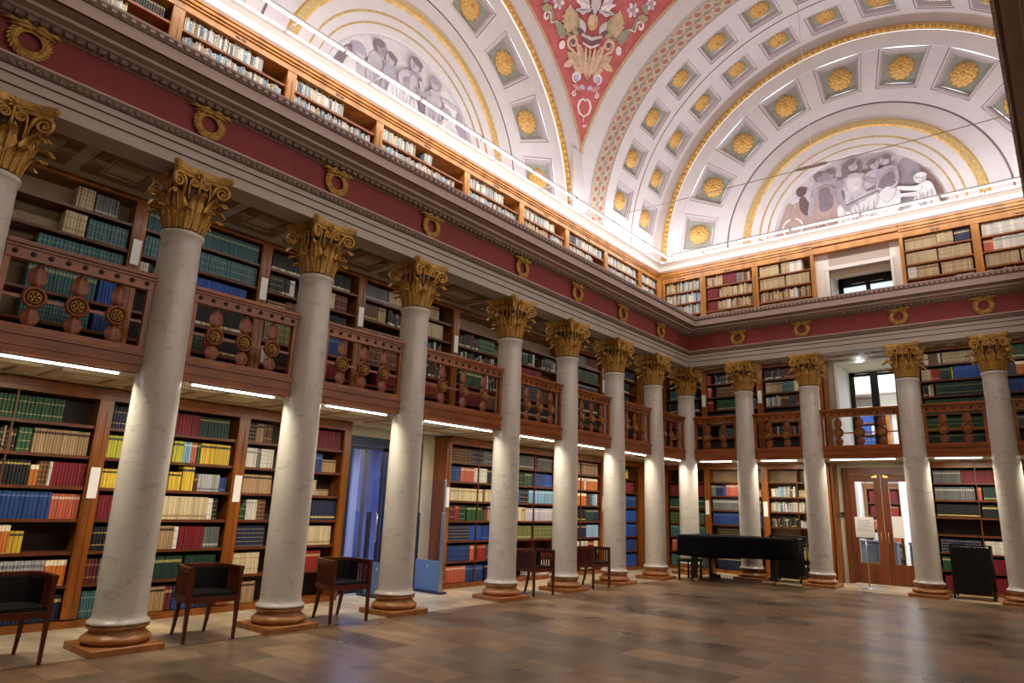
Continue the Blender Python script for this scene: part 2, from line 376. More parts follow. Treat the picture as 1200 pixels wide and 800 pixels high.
def coffer_band(mb, S_, cells, b0, b1, half, db):
    """S_(a,b,depth)->point; ribs between cells plain; each cell recessed with two steps. cells: centre angles, half angle"""
    edges = [0.0]
    for c in cells: edges += [c - half, c + half]
    edges.append(180.0)
    def quad(a0, a1, x0, x1, d00, d10, d11, d01, m):
        n = max(1, int((a1 - a0) / 3.1)); vs = []
        for i in range(n + 1):
            a = a0 + (a1 - a0) * i / n; vs += [S_(a, x0, d00), S_(a, x1, d11)]
        mb.add(vs, [(2 * i, 2 * i + 1, 2 * i + 3, 2 * i + 2) for i in range(n)], m, None, False)
    for i in range(len(edges) - 1):
        a0, a1 = edges[i], edges[i + 1]
        if a1 <= a0: continue
        if i % 2 == 0: quad(a0, a1, b0, b1, 0, 0, 0, 0, 0)
        else:
            lev = [(0, 0), (.018, .022), (.060, .022), (.070, .04), (.085, .04), (.135, .125)]
            w = a1 - a0; h = b1 - b0; s = w / h
            for k in range(len(lev) - 1):
                f0, e0 = lev[k]; f1, e1 = lev[k + 1]
                o = [(a0 + w * f0, b0 + h * f0), (a1 - w * f0, b0 + h * f0), (a1 - w * f0, b1 - h * f0), (a0 + w * f0, b1 - h * f0)]
                n_ = [(a0 + w * f1, b0 + h * f1), (a1 - w * f1, b0 + h * f1), (a1 - w * f1, b1 - h * f1), (a0 + w * f1, b1 - h * f1)]
                for t in range(4):
                    u = (t + 1) % 4
                    mb.add([S_(*o[t], e0), S_(*o[u], e0), S_(*n_[u], e1), S_(*n_[t], e1)], [(0, 1, 2, 3)], (1, 0, 1, 0, 2)[k])  # dark step faces paint in the shadow lines of the frame
            f, e = lev[-1]
            quad(a0 + w * f, a1 - w * f, b0 + h * f, b1 - h * f, e, e, e, e, 3)
def egg_dart(mb, P, R_, q, r, n, m):
    pts = [P(-R_ * cos(pi * i / 72), q, ZC + R_ * sin(pi * i / 72)) for i in range(73)]
    mb.tube(pts, r, 8, m)
    for i in range(n):
        a = pi * (i + .5) / n; c = Vector(P(-(R_ - r * .55) * cos(a), q - r * .55, ZC + (R_ - r * .55) * sin(a)))
        mb.ball(c, r * .74, 6, 4, m + 1)
VM = ['plaster', 'plaster_line', 'plaster_mauve', 'coffer', 'gilt_vault', 'gilt_bright', 'gold_paint', 'plaster_warm']
R12 = [90 + 12.93 * k for k in range(-6, 7)]; R3 = [10 + 20 * k for k in range(9)]
ROS = []     # (position, inward normal, radius, label)
mb = MB(); P = armpt('back'); RB = 5.75
def Sb(a, y, d): r = RB + d; return P(-r * cos(RAD(a)), y, ZC + r * sin(RAD(a)))
annulus(mb, P, [(6.20, -3.10), (5.80, -2.85), (RB, -2.84), (RB, -2.12)], [0, 0, 0])
annulus(mb, P, [(RB, -2.12), (RB, -1.65)], 0)
coffer_band(mb, Sb, R12, -1.65, -.76, 4.7, 0)
annulus(mb, P, [(RB, -.76), (RB, -.53), (RB + .03, -.52), (RB + .03, -.50), (RB, -.49), (RB, -.13)], [0, 1, 1, 1, 0])
coffer_band(mb, Sb, R12, -.13, .74, 4.7, 0)
annulus(mb, P, [(RB, .74), (RB, .93), (5.52, 1.0), (5.50, 1.02)], [0, 7, 7])  # warm plaster on the step stands for the brown shadow before the egg-and-dart
egg_dart(mb, P, 5.42, 1.0, .085, 104, 4)
def cone_arm(P, q0, q1, mb):
    f = lambda b_, d: (5.34 - b_ * (5.34 - 3.58) + d * .25, q0 + b_ * (q1 - q0) + d)
    def Sc(a, b_, d): r, q = f(b_, d); return P(-r * cos(RAD(a)), q, ZC + r * sin(RAD(a)))
    annulus(mb, P, [f(0, 0), f(.215, 0)], 0)
    coffer_band(mb, Sc, R3, .215, .80, 7.5, 0)
    annulus(mb, P, [f(.80, 0), f(1, 0), (3.58, q1 + .03), (3.53, q1 + .03), (3.53, q1), (3.09, q1)], [0, 1, 1, 1, 0])
    annulus(mb, P, [(3.09, q1), (3.05, q1 - .05), (2.90, q1 - .05), (2.86, q1)], [4, 6, 4])
    annulus(mb, P, [(2.86, q1), (2.62, q1 + .02), (2.62, q1 + .05), (2.57, q1 + .05), (2.40, q1 + .07), (2.40, q1 + .10), (2.36, q1 + .10), (2.20, q1 + .12), (2.18, q1 + .18), (2.0, q1 + .18)], [0, 7, 6, 0, 7, 6, 0, 0, 0])
    return Sc
Sc = cone_arm(P, 1.05, 1.50, mb)
for k, a in enumerate(R12):
    side = (ordn(k) + ' up from the left') if k <= 6 else (ordn(12 - k) + ' up from the right')
    for nm, y in (('front', -1.205), ('second', .305)):
        ROS.append((Vector(Sb(a, y, .125)), Vector((cos(RAD(a)), 0, -sin(RAD(a)))), .285, 'gilt rosette coffer boss on %s barrel vault row, %s' % (nm, side)))
for k, a in enumerate(R3):
    side = (ordn(k) + ' up from the left') if k <= 4 else (ordn(8 - k) + ' up from the right')
    ROS.append((Vector(Sc(a, .5075, .125)), Vector((.0, -1, 0)) + Vector((cos(RAD(a)), 0, -sin(RAD(a)))) * .25, .335, 'large gilt rosette in ring around back wall lunette, %s' % side))
o = struct(mb, 'ceiling', VM)
mb = MB(); P = armpt('left')
annulus(mb, P, [(6.10, 1.50), (5.62, 1.62), (5.50, 1.68)], [0, 0])
egg_dart(mb, P, 5.45, 1.65, .08, 104, 4)
Sc = cone_arm(P, 1.70, 2.05, mb)
for k, a in enumerate(R3):
    side = (ordn(k) + ' up from its left') if k <= 4 else (ordn(8 - k) + ' up from its right')
    n = Vector((1, 0, 0)) + Vector((0, cos(RAD(a)), -sin(RAD(a)))) * .2
    ROS.append((Vector(Sc(a, .5075, .125)), n, .335, 'pale gilt rosette in ring around left wall lunette, %s' % side))
o = struct(mb, 'ceiling.001', VM)
mb = MB()
for arm in ('right', 'front'):
    P = armpt(arm)
    annulus(mb, P, [(6.15, 1.5 if arm == 'right' else -3.1), (5.75, 1.6 if arm == 'right' else -2.8), (5.75, 1.65 if arm == 'right' else 1.0), (5.3, 1.7 if arm == 'right' else 1.0), (.05, 2.0 if arm == 'right' else 1.5)], 0)
struct(mb, 'ceiling.002', ['plaster_warm'])
# flat pier faces beside the arches at the corners
mb = MB()
mb.box(-1.62, -1.495, -3.45, -2.6, 9.0, 11.22)
# sail vault with red pendentives
RS = 8.43
def sph(az, el): return (XC + RS * cos(el) * sin(az), YC + RS * cos(el) * cos(az), ZC + RS * sin(el))
mb2 = MB(); NA = 192
def rho_max(az):
    return min(5.84 / max(abs(sin(az)), 1e-6), 5.71 / max(abs(cos(az)), 1e-6))
rings = 26; vs = []; fs = []; mi = []
AZL = sorted([2 * pi * i / NA for i in range(NA)] + [(sg * math.atan2(5.84, cs * 5.71)) % (2 * pi) for sg in (1, -1) for cs in (1, -1)]); NA = len(AZL)
for i in range(NA):
    az = AZL[i]
    for k in range(rings + 1):
        t = k / rings; rho = .02 + (rho_max(az) - .02) * t
        if rho_max(az) > 5.9 and k > 18:
            rho = 5.45 + (rho_max(az) - 5.45) * (k - 18) / (rings - 18)
        elif k <= 18: rho = .02 + (min(5.45, rho_max(az)) - .02) * k / 18 if rho_max(az) > 5.9 else .02 + (rho_max(az) - .02) * t
        vs.append((XC + rho * sin(az), YC + rho * cos(az), ZC + math.sqrt(RS * RS - rho * rho)))
mb2.v = vs
for i in range(NA):
    j = (i + 1) % NA
    for k in range(rings):
        mb2.f.append((i * (rings + 1) + k, i * (rings + 1) + k + 1, j * (rings + 1) + k + 1, j * (rings + 1) + k)); mb2.sm.append(True)
        mb2.m.append(1 if k >= 18 else 0)
struct(mb2, 'ceiling.003', ['plaster', 'red_fresco'])
trim(mb, ['plaster'])

# gold border lines of the pendentive and its painted ornament (flat shapes lying on the vault)
AZ0 = RAD(-45.6)
def on_sphere(da, el, lift):
    az = AZ0 + RAD(da); e = RAD(el); r = RS - lift
    return (XC + r * cos(e) * sin(az), YC + r * cos(e) * cos(az), ZC + r * sin(e))
mb = MB()
for (P_, Rr, q) in ((armpt('back'), 6.19, -3.115), (armpt('left'), 6.09, 1.485)):
    pts = []
    for i in range(61):
        a = RAD(19 + 60 * i / 60)
        if q < 0: pts.append(P_(-Rr * cos(a), q, ZC + Rr * sin(a)))
        else: pts.append(P_(Rr * cos(a), q, ZC + Rr * sin(a)))
    pts = [p for p in pts if p[0] > -1.51 and p[1] < -3.05]
    mb.tube(pts, .04, 6, 0)
trim(mb, ['orn_border'])
ORN = ['orn_peach', 'orn_leaf', 'orn_tan', 'orn_lilac', 'orn_white', 'orn_dark', 'orn_grey', 'orn_green', 'orn_pink', 'orn_border']
mb = MB(); LIFT = [.012]
def osh(pts, m):
    LIFT[0] += .0006; n = len(pts); c = (sum(p[0] for p in pts) / n, sum(p[1] for p in pts) / n)
    vs = [on_sphere(c[0], c[1], LIFT[0])] + [on_sphere(*p, LIFT[0]) for p in pts]
    mb.add(vs, [(0, i + 1, (i + 1) % n + 1) for i in range(n)], m)
def oell(x, y, rx, ry, m, rot=0.0, n=16):
    c, s_ = cos(RAD(rot)), sin(RAD(rot))
    osh([(x + (rx * cos(2 * pi * i / n) * c - ry * sin(2 * pi * i / n) * s_) , y + (rx * cos(2 * pi * i / n) * s_ + ry * sin(2 * pi * i / n) * c)) for i in range(n)], m)
def ostroke(pts, w, m):
    LIFT[0] += .0006; n = len(pts); vs = []
    for i, p in enumerate(pts):
        a, b_ = pts[max(i - 1, 0)], pts[min(i + 1, n - 1)]; dx, dy = b_[0] - a[0], b_[1] - a[1]; l = math.hypot(dx, dy) or 1
        ww = w * (0.35 + .65 * sin(pi * min(max((i + .6) / n, .08), .95)))
        vs += [on_sphere(p[0] - dy / l * ww, p[1] + dx / l * ww, LIFT[0]), on_sphere(p[0] + dy / l * ww, p[1] - dx / l * ww, LIFT[0])]
    mb.add(vs, [(2 * i, 2 * i + 1, 2 * i + 3, 2 * i + 2) for i in range(n - 1)], m)
def oscroll(x, y, r, turns, a0, sgn, w, m, lead=None):
    pts = list(lead or [])
    for i in range(22):
        t = i / 21; a = a0 + sgn * t * turns * 2 * pi; rr = r * (1 - .78 * t)
        pts.append((x + rr * cos(a), y + rr * sin(a)))
    ostroke(pts, w, m)
def oleaf(x, y, l, w, rot, m, m2=None, lob=5):
    c, s_ = cos(RAD(rot)), sin(RAD(rot)); pts = []
    for sd in (1, -1):
        seq = range(0, 13) if sd == 1 else range(12, -1, -1)
        for i in seq:
            t = i / 12; ww = w * sin(pi * min(.97, t * .9 + .08)) * (1 + .28 * cos(t * lob * 2 * pi))
            u, v_ = sd * ww, l * t; pts.append((x + u * c - v_ * s_, y + u * s_ + v_ * c))
    osh(pts, m)
    if m2 is not None: ostroke([(x - l * t / 8 * s_, y + l * t / 8 * c) for t in range(1, 8)], w * .13, m2)
# tip ornament: small bud, heart scroll, bow, tulip scrolls
ostroke([(0, 17.9), (0, 19.4), (0, 20.9)], .09, 4); oleaf(0, 18.7, 1.0, .22, 60, 0); oleaf(0, 18.7, 1.0, .22, -60, 0); oell(0, 18.9, .22, .3, 4)
for s_ in (1, -1):
    ostroke([(0, 20.6), (s_ * 1.0, 21.3), (s_ * 1.35, 22.4), (s_ * 1.0, 23.5), (s_ * .3, 23.9), (0, 23.4)], .22, 4)
    oscroll(s_ * 2.35, 24.6, .5, 1.1, pi / 2, -s_, .16, 4, [(s_ * 1.2, 25.9), (s_ * 1.9, 25.6)])
    oscroll(s_ * 2.2, 27.6, 1.0, 1.35, -pi / 2, s_, .30, 4); oell(s_ * 2.15, 27.5, .55, .55, 3)
    oleaf(s_ * 1.2, 25.4, 1.9, .45, -s_ * 65, 8); oell(s_ * .8, 25.9, .6, .4, 3, s_ * 30)
    oleaf(s_ * 1.1, 28.4, 3.4, .9, -s_ * 48, 0, 2); oleaf(s_ * 1.4, 29.6, 4.2, 1.0, -s_ * 60, 2, 1)
    oleaf(s_ * .9, 30.0, 4.2, .8, -s_ * 32, 0, 1); oleaf(s_ * 3.2, 30.4, 2.6, .65, -s_ * 120, 0)
    oscroll(s_ * 4.1, 33.5, 1.25, 1.3, -pi / 2, s_, .36, 0, [(s_ * 1.2, 31.2), (s_ * 2.6, 31.4), (s_ * 3.7, 32.0)]); oell(s_ * 4.0, 33.6, .5, .5, 5)
    oell(s_ * 6.4, 32.7, .65, .8, 4, s_ * 20); oell(s_ * 6.9, 34.3, .45, .55, 8)
    oleaf(s_ * 3.4, 34.6, 4.6, 1.15, -s_ * 20, 1, 2); oleaf(s_ * 5.4, 35.0, 4.6, 1.5, -s_ * 8, 2, 1); oleaf(s_ * 6.2, 34.0, 3.4, .9, -s_ * 42, 7, 2)
    ostroke([(s_ * 4.6, 34.5), (s_ * 7.6, 35.2), (s_ * 9.4, 36.6), (s_ * 10.6, 38.8)], .28, 7)
    oscroll(s_ * 11.0, 36.9, .9, 1.1, pi * .9 if s_ > 0 else pi * .1, -s_, .26, 4, [(s_ * 8.4, 36.4), (s_ * 9.8, 36.0)])
    for (fx, fy, fr) in ((9.0, 39.6, .95), (13.2, 40.6, .85), (11.2, 42.4, .8)):
        for k in range(6): oell(s_ * fx + fr * cos(k * pi / 3), fy + fr * sin(k * pi / 3) * .9, fr * .52, fr * .42, 3 if k % 2 else 4, k * 60)
        oell(s_ * fx, fy, fr * .4, fr * .4, 9)
    oleaf(s_ * 10.4, 38.4, 2.4, .7, -s_ * 100, 1); oleaf(s_ * 12.6, 38.9, 2.2, .6, s_ * 40, 7)
    oleaf(s_ * 1.7, 35.4, 2.6, .7, -s_ * 35, 6, 4); oell(s_ * 2.8, 35.6, .9, .4, 5, s_ * 18)
for k in range(-3, 4): oleaf(k * .42, 27.2 + abs(k) * .5, 6.3 - abs(k) * .5, .36, -k * 7, (2, 0)[k % 2], 1)
ostroke([(-2.2, 34.3), (0, 33.6), (2.2, 34.3)], .3, 5); ostroke([(-2.4, 35.0), (0, 34.4), (2.4, 35.0)], .32, 6); ostroke([(-1.9, 33.6), (0, 32.9), (1.9, 33.6)], .2, 4)
oell(-.2, 37.3, 1.25, 1.5, 9); oell(-.5, 37.6, .7, .9, 0)
for s_ in (1, -1):   # spread wings of a bird perched on the globe
    for k in range(5): oleaf(s_ * (1.0 + .3 * k), 39.2 + .5 * k, 3.6, .62, -s_ * (95 - 16 * k), (6, 4, 6, 4, 3)[k], 5 if k == 0 else None, 2)
oell(0, 40.6, 1.2, 1.9, 6); oell(.1, 42.4, .7, .8, 5); ostroke([(-.5, 38.4), (-.6, 39.3)], .2, 5); ostroke([(.5, 38.4), (.6, 39.3)], .2, 5)
trim(mb, ORN)

# guilloche painted along the front of the back barrel
mb = MB(); P = armpt('back')
def gb(a, y, lift): r = RB - lift; return P(-r * cos(RAD(a)), y, ZC + r * sin(RAD(a)))
def band(y0, y1, lift, m, n=120):
    vs = []
    for i in range(n + 1): vs += [gb(180 * i / n, y0, lift), gb(180 * i / n, y1, lift)]
    mb.add(vs, [(2 * i, 2 * i + 1, 2 * i + 3, 2 * i + 2) for i in range(n)], m, None, True)
band(-2.80, -2.10, .004, 3)
for y in (-2.84, -2.09): band(y - .012, y + .012, .008, 4); 
band(-2.78, -2.765, .008, 0); band(-2.135, -2.12, .008, 0)
NG = 60
for row, yc in ((0, -2.62), (1, -2.28)):
    for i in range(NG):
        a = 180 * (i + (.5 if row == 0 else .0)) / NG
        def ell(rx, ry, lift, m, tw=0.0):
            n = 12; pts = []
            for k in range(n): t = 2 * pi * k / n; u = rx * cos(t); v_ = ry * sin(t); pts.append(gb(a + (u + tw * v_) / RB * 57.3, yc + v_, lift))
            mb.add(pts, [tuple(range(n))], m)
        ell(.155, .150, .008, 0, .35); ell(.095, .100, .011, 3, .35); ell(.066, .072, .014, 1, .35)
        # link to next ring
        vs = []
        for t in range(6):
            f = t / 5; aa = a + f * 180 / NG; yy = yc + .13 * cos(f * pi)
            vs += [gb(aa, yy - .025, .016), gb(aa, yy + .025, .016)]
        mb.add(vs, [(2 * q, 2 * q + 1, 2 * q + 3, 2 * q + 2) for q in range(5)], 2)
for i in range(NG):
    a = 180 * (i + .25) / NG
    mb.add([gb(a - .8, -2.45, .018), gb(a, -2.50, .018), gb(a + .8, -2.45, .018), gb(a, -2.40, .018)], [(0, 1, 2, 3)], 5)
trim(mb, ['orn_peach', 'orn_redeye', 'orn_tan', 'coffer', 'plaster_line', 'orn_green'])

# rosettes
def rosette_mesh():
    mb = MB(); n = 48
    def layer(prof, pet, amp, ph, m):
        vs = []; fs = []
        for r, z in prof:
            for i in range(n):
                a = 2 * pi * i / n; rr = r * (1 - amp * (r / prof[-1][0]) ** 2 * (1 - abs(cos(pet * .5 * a + ph))) ** .8)
                zz = z + .07 * (abs(cos(pet * .5 * a + ph)) - .6) * (r / prof[-1][0])
                vs.append((rr * cos(a), rr * sin(a), zz))
        for k in range(len(prof) - 1):
            for i in range(n): j = (i + 1) % n; fs.append((k * n + i, k * n + j, k * n + n + j, k * n + n + i))
        mb.add(vs, fs, m, None, True)
    layer([(.12, .20), (.45, .24), (.75, .22), (.93, .12), (1.0, 0), (.9, -.04)], 12, .10, 0, 0)
    layer([(.10, .28), (.35, .34), (.6, .33), (.74, .27), (.78, .20)], 12, .12, pi / 2, 0)
    layer([(.06, .36), (.2, .42), (.38, .41), (.48, .34), (.5, .28)], 8, .14, 0, 0)
    mb.ball((0, 0, .40), .15, 12, 6, 1, None, (1, 1, .7))
    return mb.mesh('rosette', ['gilt_vault', 'gilt_bright'])
RM = rosette_mesh()
for p, n, r, lab in ROS:
    if not inframe(p, 90): continue
    o = link('coffer_rosette', RM); n = n.normalized()
    o.matrix_world = Matrix.Translation(p) @ n.to_track_quat('Z', 'Y').to_matrix().to_4x4() @ Matrix.Scale(r, 4)
    tag(o, lab, 'rosette', 'gilt rosettes in the vault coffers')

# ---------------------------------------------------------------- lunette paintings
def catmull(pts, n=5):
    out = []; N = len(pts)
    for i in range(N):
        p0, p1, p2, p3 = pts[i - 1], pts[i], pts[(i + 1) % N], pts[(i + 2) % N]
        for k in range(n):
            t = k / n
            out.append(tuple(.5 * ((2 * p1[d]) + (-p0[d] + p2[d]) * t + (2 * p0[d] - 5 * p1[d] + 4 * p2[d] - p3[d]) * t * t + (-p0[d] + 3 * p1[d] - 3 * p2[d] + p3[d]) * t ** 3) for d in (0, 1)))
    return out
PN = ['paint_p%d' % i for i in range(10)]
class Paint:
    def __init__(s, P, q, R_): s.mb = MB(); s.P, s.q, s.R = P, q, R_; s.l = 0.0
    def clip(s, p):
        r = math.hypot(*p)
        if r > s.R - .01: p = (p[0] * (s.R - .01) / r, p[1] * (s.R - .01) / r)
        return (p[0], max(p[1], .0))
    def shape(s, pts, m, smooth=True):
        q0 = catmull(pts) if smooth else pts
        if 5 < len(pts) < 24 and m not in (3, 7) and s.l > .004:
            c0 = (sum(p[0] for p in q0) / len(q0), sum(p[1] for p in q0) / len(q0)); s.l += .0012
            qq = [s.clip((p[0] + (p[0] - c0[0]) / (math.dist(p, c0) + 1e-6) * .013 + .006, p[1] + (p[1] - c0[1]) / (math.dist(p, c0) + 1e-6) * .013 - .006)) for p in q0]
            s.mb.poly([s.P(x, s.q - s.l, ZC + z) for x, z in qq], 2)
        s.l += .0012; q = [s.clip(p) for p in q0]
        c = (sum(p[0] for p in q) / len(q), sum(p[1] for p in q) / len(q))
        s.mb.poly([s.P(x, s.q - s.l, ZC + z) for x, z in q], m)
    def ell(s, x, z, rx, rz, m, rot=0):
        c, n = RAD(rot), 18
        s.shape([(x + rx * cos(2 * pi * i / n) * cos(c) - rz * sin(2 * pi * i / n) * sin(c), z + rx * cos(2 * pi * i / n) * sin(c) + rz * sin(2 * pi * i / n) * cos(c)) for i in range(n)], m, False)
    def limb(s, pts, w0, w1, m):
        L_, R_ = [], []; n = len(pts)
        for i, p in enumerate(pts):
            a, b_ = pts[max(0, i - 1)], pts[min(n - 1, i + 1)]; dx, dz = b_[0] - a[0], b_[1] - a[1]; l = math.hypot(dx, dz) or 1; w = w0 + (w1 - w0) * i / (n - 1)
            L_.append((p[0] - dz / l * w, p[1] + dx / l * w)); R_.append((p[0] + dz / l * w, p[1] - dx / l * w))
        s.shape(L_ + R_[::-1], m)
    def head(s, x, z, r, skin, hair, face=1):
        s.ell(x, z + r * .12, r * 1.08, r * 1.12, hair); s.ell(x + face * r * .2, z - r * .08, r * .78, r * .98, skin, face * -8)
        s.ell(x - face * r * .3, z + r * .55, r * .95, r * .55, hair, face * 14)
        s.limb([(x + face * r * .35, z - r * .05), (x + face * r * .42, z - r * .3)], r * .05, r * .07, hair)
        s.ell(x + face * r * .1, z + r * .12, r * .12, r * .06, hair); s.ell(x + face * r * .6, z + r * .12, r * .1, r * .06, hair); s.limb([(x + face * r * .2, z - r * .52), (x + face * r * .52, z - r * .52)], r * .05, r * .04, hair)
    def folds(s, x0, x1, z0, z1, n, m):
        for i in range(n):
            t = (i + .5) / n; x = x0 + (x1 - x0) * t
            s.limb([(x, z1 - .12 * abs(sin(3 * t + x * 9))), (x + .04 * sin(7 * t), (z0 + z1) / 2), (x + .09 * sin(5 * t + 1), z0 + .1 * abs(sin(5 * x)))], .004, .011, m)
def paint_back():
    A = Paint(armpt('back'), 1.672, 2.17)
    A.shape([(2.17 * cos(pi * i / 40), 2.17 * sin(pi * i / 40)) for i in range(41)], 0, False)
    A.shape([(-2.1, .2), (-1.9, 1.0), (-1.2, 1.3), (.3, 1.2), (.8, 1.3), (1.0, .9), (2.1, .6), (2.1, 0), (-2.1, 0)], 6)
    A.shape([(-2.15, 0), (-2.0, .7), (-1.72, 1.2), (-1.5, .9), (-1.45, .3), (-1.3, 0)], 5)
    A.shape([(1.08, 1.1), (1.12, 1.45), (1.3, 1.72), (1.6, 1.5), (1.68, 1.0), (1.6, .55), (1.05, .5)], 2); A.shape([(1.6, 1.45), (1.85, 1.15), (2.12, .55), (2.15, .05), (1.8, .05), (1.82, .7)], 4)
    # far left: seated back-turned figure with basket
    A.shape([(-1.62, .9), (-1.5, 1.15), (-1.3, 1.1), (-1.1, .6), (-1.05, .1), (-1.7, .1), (-1.75, .5)], 5); A.shape([(-1.42, 1.25), (-1.28, 1.3), (-1.15, 1.0), (-1.12, .75), (-1.3, .72), (-1.42, .95)], 7)
    A.head(-1.35, 1.46, .14, 7, 7, -1); A.ell(-1.66, .42, .3, .3, 9); A.ell(-1.66, .42, .24, .24, 5); A.limb([(-1.5, 1.1), (-1.65, .8), (-1.6, .6)], .07, .05, 5)
    # pair behind a dark draped figure
    for hx, f in ((-.81, 1), (-.55, -1)):
        A.shape([(hx - .26, 1.25), (hx - .2, 1.58), (hx, 1.64), (hx + .2, 1.56), (hx + .28, 1.2), (hx + .25, .6), (hx - .3, .6)], 1 if f == 1 else 8); A.head(hx, 1.76, .145, 2, 3, f)
    A.shape([(-1.1, 1.2), (-.95, 1.42), (-.7, 1.35), (-.75, .9), (-1.0, .6), (-1.2, .7)], 8); A.folds(-1.1, -.8, .7, 1.3, 4, 2)
    A.shape([(-.95, 1.05), (-.85, 1.4), (-.62, 1.44), (-.45, 1.25), (-.42, .85), (-.3, .5), (-.35, .05), (-1.25, .05), (-1.15, .5)], 5); A.shape([(-.88, 1.15), (-.8, 1.38), (-.6, 1.38), (-.5, 1.1), (-.55, .75), (-.85, .7)], 3)
    A.limb([(-.5, 1.25), (-.32, .9), (-.2, .55), (-.1, .4)], .08, .05, 2); A.folds(-1.1, -.45, .1, .6, 7, 4)
    # central seated figure
    A.shape([(-.35, .75), (.2, .95), (.65, 1.05), (.8, .85), (.6, .55), (.9, .15), (-.3, .15), (-.4, .4)], 9)
    A.shape([(-.28, 1.35), (-.2, 1.52), (.08, 1.6), (.36, 1.5), (.42, 1.3), (.28, 1.0), (.22, .8), (-.18, .8), (-.18, 1.05)], 1)
    A.shape([(-.12, 1.42), (.06, 1.48), (.25, 1.4), (.18, 1.1), (-.06, 1.08)], 6)
    A.limb([(-.26, 1.45), (-.34, 1.1), (-.24, .75), (-.12, .55)], .085, .06, 2); A.limb([(.38, 1.42), (.46, 1.1), (.28, .9), (-.02, .86)], .085, .055, 2)
    A.limb([(.08, .8), (.45, .95), (.72, .98)], .13, .1, 1); A.limb([(.1, .68), (.0, .72), (-.15, .6)], .06, .05, 2); A.limb([(-.15, .7), (.2, .8), (.7, .92)], .025, .02, 3)
    A.head(.06, 1.84, .165, 1, 3, 1); A.limb([(-.12, 1.9), (-.16, 1.7), (-.14, 1.52)], .06, .05, 3); A.limb([(.22, 1.9), (.25, 1.7), (.24, 1.55)], .05, .05, 3); A.folds(-.3, .7, .2, .7, 8, 8)
    # two boys behind right
    for hx, hz, f in ((.59, 1.68, 1), (.89, 1.72, -1)):
        A.shape([(hx - .24, 1.25), (hx - .2, 1.45), (hx, 1.53), (hx + .22, 1.45), (hx + .26, 1.2), (hx + .2, 1.0), (hx - .22, 1.0)], 1 if f == 1 else 8); A.head(hx, hz, .135, 1, 3, f)
    A.limb([(.4, 1.3), (.6, 1.18), (.85, 1.3), (1.02, 1.38)], .06, .045, 2); A.shape([(.62, .95), (.8, 1.25), (1.05, 1.3), (1.08, .7), (.8, .5)], 3); A.shape([(.4, 1.0), (.85, 1.1), (.85, 1.02), (.4, .93)], 3)
    # ox and crouching figure
    A.shape([(.55, .2), (.7, .7), (.95, .85), (1.15, .7), (1.1, .3), (.95, .1)], 9); A.shape([(.66, .78), (.86, .92), (1.06, .82), (.98, .6), (.82, .5), (.7, .62)], 6); A.limb([(.72, .88), (.62, .98), (.68, 1.1)], .03, .012, 1); A.limb([(.98, .88), (1.1, .96), (1.08, 1.08)], .03, .012, 1)
    A.shape([(1.35, .05), (1.5, .5), (1.62, .8), (1.85, .78), (1.95, .4), (1.98, .05)], 9); A.limb([(1.62, .68), (1.4, .72), (1.12, .82)], .07, .045, 9); A.limb([(1.6, .5), (1.35, .56), (1.08, .6)], .06, .04, 6); A.head(1.63, .95, .13, 6, 9, -1); A.folds(1.45, 1.9, .1, .6, 5, 8)
    A.folds(-1.0, -.2, .0, .3, 5, 4)
    return A.mb.build('lunette_painting', PN)
